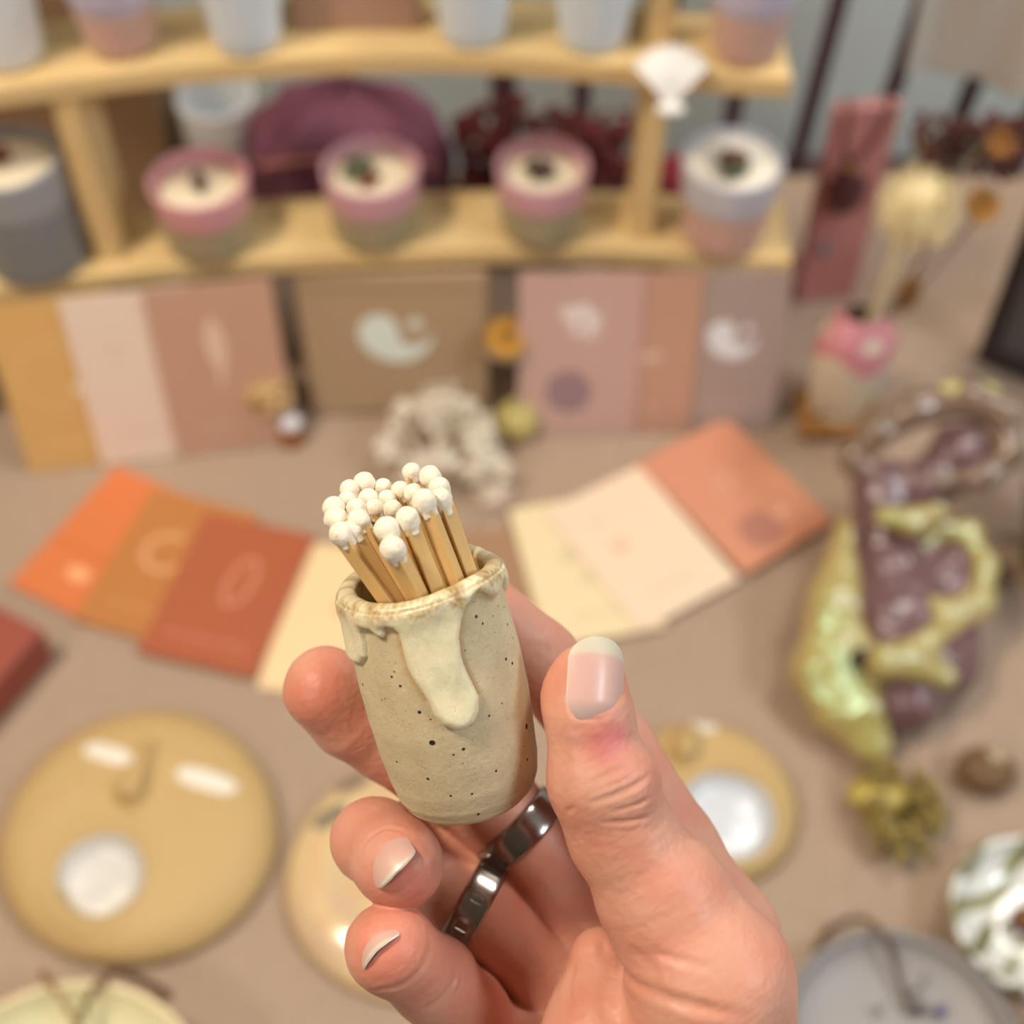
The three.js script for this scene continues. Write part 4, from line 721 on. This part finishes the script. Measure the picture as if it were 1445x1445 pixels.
// ---------------------------------------------------------------- dried plants
function twigs(n, r0, len, levels, spread, p0 = V(0, 0, 0), d0 = V(0, 1, 0)) {
  const out = [], tips = [];
  const grow = (p, d, l, r, k) => { const q = p.clone().addScaledVector(d, l); out.push(bar(p, q, r, r * .72, 6)); if (k <= 0) { tips.push(q); return; } for (let i = 0; i < n; i++) { const e = d.clone().add(V(rr(-1, 1), rr(-.35, .8), rr(-1, 1)).multiplyScalar(spread)).normalize(); if (q.y + e.y * l < .002) e.y = Math.abs(e.y) * .3; grow(q, e.normalize(), l * rr(.6, .88), r * .72, k - 1); } };
  grow(p0, d0, len, r0, levels); return [out, tips];
}
{
  seedState = 4242;
  const c = onPlane(618, 665), o = thing('coral', 'cream white branching coral piece lying before the kraft box', 'coral', [c.x, 0, c.z]);
  const gs = [], tp = []; for (const [x, z, dx, dz, l] of [[0, 0, 0, -.3, .026], [.012, .006, .9, .3, .022], [-.014, 0, -.8, -.1, .022], [.004, -.014, .3, -.8, .024], [.02, .012, 1.2, .7, .022], [-.006, .012, -.5, .5, .018], [.0, -.006, .05, -.1, .03], [.008, 0, .5, -.2, .026], [-.012, -.008, -.5, -.5, .024], [.016, .002, .8, -.1, .024], [.002, .01, .1, .4, .022]]) { const [a, t] = twigs(3, .0026, l * .66, 4, .8, V(x, .003, z), V(dx, .8, dz).normalize()); gs.push(...a); tp.push(...t); }
  const bl = tp.map((p) => ball(p, rr(.0010, .0019), 1, 1, 1, 0));
  part(o, 'branches', gs, M(0xefe6d2, .85)); part(o, 'branch_tips', bl, M(0xf4eddd, .85));
}
function bottle(name, label, px, py, prof, m, cat = 'vase') { const c = onPlane(px, py), o = thing(name, label, cat, [c.x, .0005, c.z]); part(o, 'body', lathe(prof, 40), m); return [o, c]; }
{
  // tiny amber bottle with a white stopper and a dried bloom
  const [o, c] = bottle('glass_bottle', 'tiny amber bottle with a white stopper standing before the dusty rose card', 414, 622, [[.0001, 0], [.0085, 0], [.0095, .002], [.0095, .009], [.005, .013], [.0045, .016], [.0001, .016]], M(0xa8621f, .15, { transmission: .3, thickness: .01 }), 'bottle');
  part(o, 'stopper', ball(V(0, .020, 0), .0085, 1, .9, 1), M(0xdedee4, .35));
  const f = thing('dried_flower', 'beige dried bloom beside the tiny amber bottle', 'flower', [c.x - .012, 0, c.z - .008]);
  part(f, 'stem', bar(V(0, 0, 0), V(-.002, .034, 0), .0012, .001), M(0x8f6f45, .8));
  const b = []; for (let i = 0; i < 42; i++) { const d = V(rr(-1, 1), rr(-.8, 1), rr(-1, 1)).normalize(); const g = new THREE.IcosahedronGeometry(.0058, 0); g.scale(1, .5, 1); g.rotateX(rr(0, 3)); g.rotateZ(rr(0, 3)); g.translate(d.x * .014 - .002, .044 + d.y * .013, d.z * .012); b.push(g); } part(f, 'petals', b, M(0xcfae7c, .85));
}
function daisy(o, p, n, r, petalM, coreM, tilt = .7) { const g = []; for (let i = 0; i < n; i++) { const a = i / n * 2 * Math.PI, q = new THREE.SphereGeometry(1, 10, 6); q.scale(r * .5, r * .08, r * .17); q.translate(r * .62, 0, 0); q.rotateZ(.12); q.rotateY(a); q.rotateX(tilt); q.translate(p.x, p.y, p.z); g.push(q); } part(o, 'petals', g, petalM); const c = new THREE.SphereGeometry(r * .36, 14, 8); c.scale(1, .45, 1); c.rotateX(tilt); c.translate(p.x, p.y + .001, p.z); part(o, 'flower_centre', c, coreM); }
{
  const [o, c] = bottle('bud_vase', 'small round yellow green bud vase before the lilac card', 730, 610, [[.0001, 0], [.010, 0], [.0155, .006], [.0175, .014], [.015, .023], [.008, .029], [.006, .031], [.0045, .03], [.0001, .012]], M(0xc0b270, .35));
  const f = thing('sunflower', 'small golden sunflower with a brown stem beside the kraft box', 'flower', [c.x - .006, .02, c.z - .012]);
  part(f, 'stem', bar(V(0, 0, 0), V(-.002, .062, -.006), .0016, .0014), M(0x5a4022, .8)); daisy(f, V(-.002, .066, -.005), 16, .0155, M(0xc08a2a, .7), M(0x7a5a26, .85));
  const lf = []; for (const s of [-1, 1]) { const q = new THREE.SphereGeometry(1, 10, 6); q.scale(.010, .0015, .005); q.rotateZ(s * .4); q.translate(s * .008, .05, -.002); lf.push(q); } part(f, 'leaves', lf, M(0xb9b5a5, .8), 'pale grey leaves');
}
{
  // brush-like seed heads on the cloth near the lustre vase
  const c = onPlane(1262, 1160), o = thing('dried_flower', 'golden green dried flower cluster lying before the lustre vase', 'flower', [c.x, 0, c.z]);
  const gs = [], tp = []; for (let i = 0; i < 30; i++) { const a = rr(0, 6.28), [g, t] = twigs(3, .0012, rr(.009, .0145), 2, .7, V(Math.cos(a) * .004, .004, Math.sin(a) * .004), V(Math.cos(a), rr(.3, 1.1), Math.sin(a)).normalize()); gs.push(...g); tp.push(...t); }
  part(o, 'stems', gs, M(0x6b5526, .8)); part(o, 'blossoms', tp.map((p) => ball(p, rr(.002, .004), 1, 1, 1, 0)), M(0x8d7a40, .8));
  part(o, 'bud', ball(V(-.010, .013, -.012), .016, 1.3, .55, .8), M(0xb39d45, .4));
  const d = onPlane(1385, 1100), s = thing('seed_pod', 'brown round dried seed pod lying beside the golden dried flowers', 'seed pod', [d.x, 0, d.z]);
  part(s, 'pod', gridGeo(40, 24, (u, v) => { const a = u * 2 * Math.PI, b = v * Math.PI, r = .019 * (1 + .06 * Math.cos(9 * a) * Math.sin(b)); return [Math.cos(a) * Math.sin(b) * r, .0125 - Math.cos(b) * .0125, Math.sin(a) * Math.sin(b) * r * .85]; }, { wrap: true, flip: false }), M(0x6f5335, .7));
  part(s, 'crown', [0, 1, 2, 3, 4].map((i) => { const g = new THREE.ConeGeometry(.003, .012, 5); g.rotateZ(-.7); g.translate(.006, .003, 0); g.rotateY(i * 1.257); g.translate(.004, .024, -.003); return g; }), M(0xb8a888, .75));
}
// ---------------------------------------------------------------- vase with dried flowers, pink display board
{
  const c = onPlane(1178, 592), H = .102;
  const o = thing('vase', 'cream ribbed vase with a pink glazed top on a small wooden stand', 'vase', [c.x, .012, c.z]);
  const prof = (y) => { const t = y / H, k = [[0, .0195], [.3, .0255], [.6, .0285], [.8, .0265], [.92, .019], [1, .0125]]; let i = 0; while (i < 4 && k[i + 1][0] < t) i++; return lerp(k[i][1], k[i + 1][1], smooth(k[i][0], k[i + 1][0], t) * .5 + .5 * clamp((t - k[i][0]) / (k[i + 1][0] - k[i][0]))); };
  const wall = (y0, y1, off) => gridGeo(80, 24, (u, v) => { const th = u * 2 * Math.PI, y = lerp(y0, y1, v), wav = y0 > 0 && v === 0 ? .009 * Math.sin(th * 3 + 1) : 0; const r = prof(y) * (1 + .02 * Math.cos(18 * th)) + off; return [Math.cos(th) * r, y + (y0 > 0 ? (1 - v) * .009 * Math.sin(th * 3 + 1) : 0), Math.sin(th) * r * .8]; }, { wrap: true, flip: false });
  part(o, 'body', [wall(.0005, H - .001, 0), lathe([[.0001, .0005], [prof(0) * .85, .0005]], 30), lathe([[prof(H) * .72, H - .03], [.0001, H - .03]], 30)], M(0xe2d6be, .6, { side: THREE.DoubleSide }));
  part(o, 'pink_glaze', wall(H - .036, H, .0009), M(0xdd939c, .4, { side: THREE.DoubleSide }), 'wavy pink glaze around the top');
  const s = thing('wooden_stand', 'small brown wooden easel stand under the cream and pink vase', 'stand', [c.x, 0, c.z]);
  const pl = new RoundedBoxGeometry(.062, .006, .05, 2, .001); pl.translate(0, .0088, 0); part(s, 'platform', pl, M(0x9c6a34, .6));
  for (const [a, b] of [[-1, -1], [1, -1], [-1, 1], [1, 1]]) { const l = new THREE.CylinderGeometry(.004, .005, .006, 10); l.translate(a * .025, .003, b * .018); part(s, 'foot', l, M(0x8a5a2a, .6)); }
  const f = thing('dried_bouquet', 'dried bouquet of a fluffy cream ball and rust brown sprays standing in the cream vase', 'bouquet', [c.x, .115, c.z]);
  const P = (x, y, z) => { const d = pixelRay(x, y), t = -(z) / -d.z; const p = V(0, CAM_H, 0).addScaledVector(d, z / d.z); return p.sub(f.position); };
  const zz = c.z;
  const st = (pts, r, m, n = 'stem') => part(f, n, tube(pts, r, 16, 6), m);
  const ballC = P(1296, 292, zz + .005);
  st([V(.004, -.035, 0), P(1242, 430, zz), P(1262, 370, zz + .004), ballC], .0042, M(0xe0d2ac, .8));
  const fl = [ball(ballC, .0205, 1, 1.05, 1, 3)]; for (let i = 0; i < 700; i++) { const d = V(rr(-1, 1), rr(-1, 1), rr(-1, 1)).normalize(); fl.push(bar(ballC.clone().addScaledVector(d, .018), ballC.clone().addScaledVector(d, rr(.024, .031)), .001, .0003, 4)); }
  part(f, 'fluffy_seed_head', fl, M(0xf0dfb4, .9));
  for (const [x, y] of [[1395, 235], [1300, 232]]) st([ballC.clone().addScaledVector(V(0, 1, 0), .015), P(lerp(1296, x, .5), 250, zz), P(x, y - 40, zz)], .0007, M(0xb3a074, .8));
  st([V(.006, -.035, -.004), P(1275, 410, zz - .01), P(1330, 300, zz - .015), P(1360, 215, zz - .02)], .0016, M(0x7a5a3a, .8));
  st([V(.008, -.035, -.002), P(1300, 400, zz - .006), P(1350, 340, zz - .01), P(1388, 294, zz - .01)], .0013, M(0x9a8668, .8));
  const br = []; for (let i = 0; i < 150; i++) { const p = P(rr(1290, 1450), 205 + rr(-38, 38) + rr(-10, 10), zz - .02 + rr(-.02, .02)); const g = new THREE.IcosahedronGeometry(rr(.003, .0065), 0); g.scale(1, .5, .8); g.rotateX(rr(0, 3)); g.rotateY(rr(0, 3)); g.translate(p.x, p.y, p.z); br.push(g); }
  part(f, 'rust_brown_sprays', br, M(0x573028, .8)); const tw = []; for (let i = 0; i < 14; i++) tw.push(bar(P(1352, 222, zz - .02), P(rr(1292, 1448), rr(175, 240), zz - .02 + rr(-.02, .02)), .0008, .0006, 5)); part(f, 'twigs', tw, M(0x4a2c22, .8));
  daisy(f, P(1386, 290, zz - .008), 14, .0125, M(0xa8742a, .75), M(0x7a4f1c, .85)); daisy(f, P(1412, 202, zz - .005), 12, .010, M(0x9c6426, .75), M(0x6d4216, .85));
  part(f, 'amber_leaf', ball(P(1282, 415, zz - .01), .011, .8, 1.5, .4), M(0x9a6426, .6));
}
{
  const a = onPlane(1126, 432), b = onPlane(1202, 436), c = a.clone().lerp(b, .5), w = a.distanceTo(b) * 1.12, H = .192;
  const o = thing('display_board', 'tall dusty pink jewellery display board standing behind the mauve card', 'board', [c.x, 0, c.z - .015], .12);
  const g = new RoundedBoxGeometry(w, H, .012, 2, .0015); g.translate(0, H / 2, 0); part(o, 'board', g, M(0xcb8880, .75)); const ft = new RoundedBoxGeometry(w, .006, .05, 2, .001); ft.translate(0, .0035, -.02); part(o, 'foot', ft, M(0x8a5a58, .75));
  const at = (x, y, z = .008) => V(c.x + x, y, c.z - .015 + z);
  chainLine([at(-.014, H + .001, -.004), at(-.014, H + .002, .006), at(-.012, .160, .0085), at(-.004, .145, .0085), at(.006, .158, .0085), at(.016, H + .002, .006), at(.016, H + .001, -.004)], .0011, bronze, 'necklace', 'fine bronze chain hanging over the pink display board');
  const p = thing('pendant', 'dark mauve stone pendant hanging on the pink display board', 'pendant', at(-.004, .098, .0135));
  part(p, 'stone', gridGeo(28, 18, (u, v) => { const t = u * 6.2832, b2 = v * Math.PI; return [Math.cos(t) * Math.sin(b2) * .014 * (1 + .1 * Math.cos(3 * t)), .022 - Math.cos(b2) * .022, Math.sin(t) * Math.sin(b2) * .006]; }, { wrap: true }), M(0x5c3238, .35)); part(p, 'cap', ball(V(0, .044, 0), .004), gold);
  const q = thing('earring', 'small blue grey stone stud pinned low on the pink display board', 'earring', at(-.010, .058, .0085)); part(q, 'stone', ball(V(0, 0, 0), .0055, 1, 1, .55), M(0x7d8694, .2)); const qr = new THREE.TorusGeometry(.0058, .0008, 6, 20); part(q, 'setting', qr, silver);
}
// ---------------------------------------------------------------- lustre vase
function roundChain(list) { const q = list.map(([x, y, h, r]) => ({ p: onPlane(x, y, h), r })), o = []; for (let i = 0; i < q.length - 1; i++) o.push([q[i], q[i + 1]]); return o; }
function organic(groups, k, lump, h) {
  const all = groups.flat(), f = (p) => { let d = 1; for (const [a, b] of all) d = smin(d, segD(p, a, b), k); return Math.max(d, .0008 - p.y); };
  const fine = (p) => f(p) + lump * N3(p.x * 70, p.y * 70, p.z * 70) + lump * .4 * N3(p.x * 190, p.y * 190, p.z * 190);
  const b = new THREE.Box3(); for (const [a, c] of all) for (const e of [a, c]) { b.expandByPoint(e.p.clone().addScalar(e.r + .004)); b.expandByPoint(e.p.clone().addScalar(-e.r - .004)); } b.min.y = Math.max(b.min.y, -.004);
  return [surfaceNets(f, fine, b.min, b.max, h, 4), b];
}
function centred(g, o) { g.translate(-o.position.x, -o.position.y, -o.position.z); return g; }
{
  const base = onPlane(1255, 930), o = thing('lustre_vase', 'lumpy lustre ceramic vase with yellow green drapes over purple body', 'vase', [base.x, 0, base.z]);
  const [body] = organic([
    roundChain([[1241, 690, .070, .018], [1250, 790, .045, .024], [1262, 880, .034, .030], [1278, 985, .024, .024]]), roundChain([[1262, 880, .03, .03], [1320, 930, .026, .026], [1336, 803, .045, .020]]),
    roundChain([[1357, 640, .085, .022], [1357, 642, .08, .022]]), roundChain([[1241, 690, .07, .018], [1300, 690, .072, .016], [1357, 650, .078, .016]]),
  ], .012, .0022, .0021);
  part(o, 'body', centred(body, o), M(0x6f5254, .22, { clearcoat: .4, clearcoatRoughness: .15 }));
  const [drape] = organic([
    roundChain([[1196, 752, .050, .010], [1180, 850, .040, .019], [1160, 950, .026, .020], [1182, 1000, .020, .017], [1222, 1050, .014, .012]]), roundChain([[1180, 870, .042, .016], [1205, 930, .034, .018], [1215, 1000, .03, .014]]),
    roundChain([[1215, 1000, .03, .012], [1238, 1050, .014, .010]]),
    roundChain([[1299, 775, .058, .006], [1330, 748, .062, .007], [1366, 752, .062, .008], [1391, 800, .058, .008], [1380, 850, .054, .008], [1330, 866, .056, .008], [1295, 845, .058, .006]]),
    roundChain([[1384, 850, .05, .008], [1310, 905, .060, .008], [1250, 935, .062, .010], [1290, 935, .058, .009], [1330, 955, .048, .009]]),
    roundChain([[1250, 730, .088, .007], [1290, 735, .088, .008], [1325, 720, .09, .006]]),
  ], .008, .0018, .0018);
  part(o, 'lustre_drape', centred(drape, o), M(0xb3a860, .32, { iridescence: .25, iridescenceIOR: 1.9, iridescenceThicknessRange: [300, 460], clearcoat: .35, clearcoatRoughness: .15 }), 'yellow green lustre drapery');
  const [loop] = organic([roundChain([[1202, 648, .085, .010], [1235, 610, .10, .011], [1290, 578, .11, .012], [1365, 562, .115, .013], [1420, 585, .112, .012], [1428, 635, .10, .010], [1390, 672, .09, .008], [1320, 680, .085, .006], [1240, 672, .082, .007], [1205, 655, .084, .008]])], .006, .0007, .0018);
  part(o, 'neck_loop', centred(loop, o), M(0x7d6654, .25, { clearcoat: .5, clearcoatRoughness: .12 }), 'bronze pink lustre loop');
  part(o, 'gold_cap', centred(ball(onPlane(1366, 552, .122), .012, 1.9, .5, .8), o), M(0xc9c17a, .12, { clearcoat: 1 })); part(o, 'hollow', centred(ball(onPlane(1216, 930, .056), .0075, 1, 1, 1), o), M(0x17130f, .3), 'dark bead eye');
  const p2 = onPlane(1492, 805), s = thing('lustre_bowl', 'brown pink lustre bowl with a ruffled rim beside the lustre vase', 'bowl', [p2.x, .001, p2.z]);
  part(s, 'wall', gridGeo(90, 30, (u, v) => { const a = u * 2 * Math.PI; const k = v < .5 ? v * 2 : 2 - v * 2, inner = v >= .5; const r = (.022 + .022 * k ** .6) - (inner ? .003 : 0) + .003 * Math.sin(9 * a) * k; return [Math.cos(a) * r, .001 + .085 * k + .005 * Math.sin(7 * a) * k * k + (inner ? .0015 * (1 - k) : 0), Math.sin(a) * r]; }, { wrap: true }), M(0x6f5850, .22, { side: THREE.DoubleSide, iridescence: .25, iridescenceIOR: 1.8, iridescenceThicknessRange: [260, 430], clearcoat: .7 }));
  part(s, 'foot', lathe([[.0001, 0], [.026, 0], [.028, .003], [.024, .006], [.0001, .006]], 40), M(0x93805a, .3));
}
// ---------------------------------------------------------------- things behind the shelf
{
  const dpt = (x, y, z) => { const d = pixelRay(x, y); return V(0, CAM_H, 0).addScaledVector(d, z / d.z); };
  const c = dpt(490, 172, -.96), o = thing('fabric_pouch', 'mauve and wine red fabric pouch lying behind the shelf', 'pouch', [c.x, 0, c.z]);
  part(o, 'cloth', gridGeo(96, 56, (u, v) => { const a = u * 2 * Math.PI, b = v * Math.PI; const n = 1 + .16 * N3(Math.cos(a) * 2, v * 5, Math.sin(a) * 2) + .05 * Math.sin(a * 11 + v * 6); return [Math.cos(a) * Math.sin(b) * .085 * n, Math.max(.001, .076 - Math.cos(b) * .076 * n), Math.sin(a) * Math.sin(b) * .045 * n]; }, { wrap: true }), M(0x7d4c60, .85, { sheen: .3 }));
  part(o, 'drawstring', tube([V(-.07, .1, .035), V(-.02, .115, .046), V(.03, .118, .044), V(.07, .1, .034)], .0022, 30, 8), M(0xc07a70, .7));
  const f = dpt(784, 230, -.945), b = thing('dried_flower_bunch', 'bunch of dark red dried flowers lying behind the shelf', 'flowers', [f.x, 0, f.z]);
  const gs = [], st = []; for (let i = 0; i < 460; i++) { const p = V(rr(-.08, .06), rr(.01, .135), rr(-.025, .03)); const g = new THREE.IcosahedronGeometry(rr(.005, .010), 0); g.scale(1, .55, .9); g.rotateX(rr(0, 3)); g.rotateZ(rr(0, 3)); g.translate(p.x, p.y, p.z); gs.push(g); if (i % 4 === 0) st.push(bar(V(rr(-.02, .02), .001, 0), p, .0011, .0009, 5)); }
  part(b, 'stems', st, M(0x4d3226, .85)); part(b, 'blossoms', gs, M(0x6d2a2a, .85));
  const r = dpt(968, 215, -.93), rp = thing('red_pot', 'crimson round pot behind the blush cup candle', 'pot', [r.x, 0, r.z]); part(rp, 'body', lathe([[.0001, 0], [.025, 0], [.034, .03], [.033, .062], [.024, .088], [.02, .094], [.017, .093], [.021, .085], [.0001, .07]], 44), M(0x9b2f3a, .5)); part(rp, 'lid', lathe([[.0001, .104], [.006, .102], [.008, .097], [.019, .096], [.019, .093]], 36), M(0x9b2f3a, .5));
  const pc = dpt(306, 150, -.985), bc = thing('ceramic_cup', 'pale blue ceramic cup standing behind the shelf near the pouch', 'cup', [pc.x, 0, pc.z]); part(bc, 'cup_base', shell(.026, .033, .125, .003, 0, .09), paleBlue); part(bc, 'cup_rim', shell(.026, .033, .125, .003, .09, .125), milk);
  const ct = thing('cardboard_carton', 'plain brown cardboard carton standing behind the shelf by the pale blue cup', 'carton', [-.415, 0.0003, -.985]);
  { const g1 = new RoundedBoxGeometry(.26, .24, .07, 2, .002); g1.translate(0, .12, 0); part(ct, 'box', g1, M(0x8a6c4e, .9)); const tp = new THREE.BoxGeometry(.262, .0006, .03); tp.translate(0, .2404, 0); part(ct, 'tape', tp, M(0xb08f62, .4)); }
  // chair behind the table
  const ch = thing('chair', 'dark mauve spindle back chair standing behind the table', 'chair', [.32, FLOOR, -1.22]);
  const cm = M(0x5f4146, .45), x0 = dpt(820, 160, -1.15).x - .32, x1 = dpt(1360, 160, -1.15).x - .32, lean = .20;
  const zAt = (y) => .075 + (y - .79) * lean;   // y above the floor
  for (let i = 0; i < 6; i++) { const x = lerp(x0, x1, i / 5); part(ch, 'spindle', bar(V(x, .45, zAt(.45)), V(x, 1.04, zAt(1.04)), .0095, .0085, 12), cm); }
  for (const x of [x0 - .075, x1 + .075]) part(ch, 'back_post', bar(V(x, .45, zAt(.45)), V(x, 1.06, zAt(1.06)), .014, .012, 12), cm);
  const rail = new RoundedBoxGeometry(x1 - x0 + .2, .06, .024, 3, .01); rail.translate((x0 + x1) / 2, 1.06, zAt(1.06)); part(ch, 'top_rail', rail, cm);
  const seat = new RoundedBoxGeometry(x1 - x0 + .22, .035, .24, 3, .012); seat.translate((x0 + x1) / 2, .44, -.11); part(ch, 'seat', seat, cm);
  for (const x of [x0 - .06, x1 + .06]) for (const z of [-.2, -.02]) part(ch, 'leg', bar(V(x, 0, z), V(x, .43, z), .014, .018, 12), cm);
  const g = thing('wool_wrap', 'pale grey wool wrap hanging over the chair back', 'wrap', [.32, FLOOR, -1.22]);
  const xa = dpt(1268, 90, -1.1).x - .32, xb = x1 + .14;
  const wrap = (off) => gridGeo(70, 60, (u, v) => { const x = lerp(xa, xb, u) + .008 * Math.sin(v * 7), s = v * .56 - .30; const yt = 1.107 + off; const low = .24 + .05 * Math.sin(u * 5); const fold = .4 * .010 * Math.sin(u * 26 + v * 2) + .007 * Math.sin(u * 11 - v * 4); const side = s < 0 ? -1 : 1, d = Math.abs(s), over = Math.min(1, d / .03); const y = yt - Math.max(0, d - .02) * (s > 0 ? 1.15 + .25 * u : .8) - .012 * over * over; return [x, y, zAt(Math.min(y, 1.1)) + side * (.022 + off + .012 * over) * over + (s > 0 ? fold * over : -fold * over)]; }, { flip: true });
  part(g, 'cloth', [wrap(0), wrap(.004)], M(0xd9d2c8, .95, { side: THREE.DoubleSide, sheen: .4 }));
  // dark frame leaning at the side of the table
  const q = onPlane(1470, 545), fr = thing('picture_frame', 'dark brown picture frame standing at the side of the table behind the lustre vase', 'frame', [q.x + .01, .001, q.z], -.55);
  for (const [w, h, x, y] of [[.13, .014, 0, .007], [.13, .014, 0, .163], [.014, .142, -.058, .085], [.014, .142, .058, .085]]) { const e = new RoundedBoxGeometry(w, h, .014, 2, .002); e.translate(x, y, 0); part(fr, 'frame_side', e, M(0x3a302e, .5)); }
  const pn = new THREE.BoxGeometry(.104, .144, .006); pn.translate(0, .085, -.002); part(fr, 'backing', pn, M(0x6d6a6c, .6)); const sd = new THREE.BoxGeometry(.03, .11, .004); sd.rotateX(-.35); sd.translate(0, .053, -.03); part(fr, 'easel_leg', sd, M(0x3a302e, .6));
}

renderer.render(scene, camera);
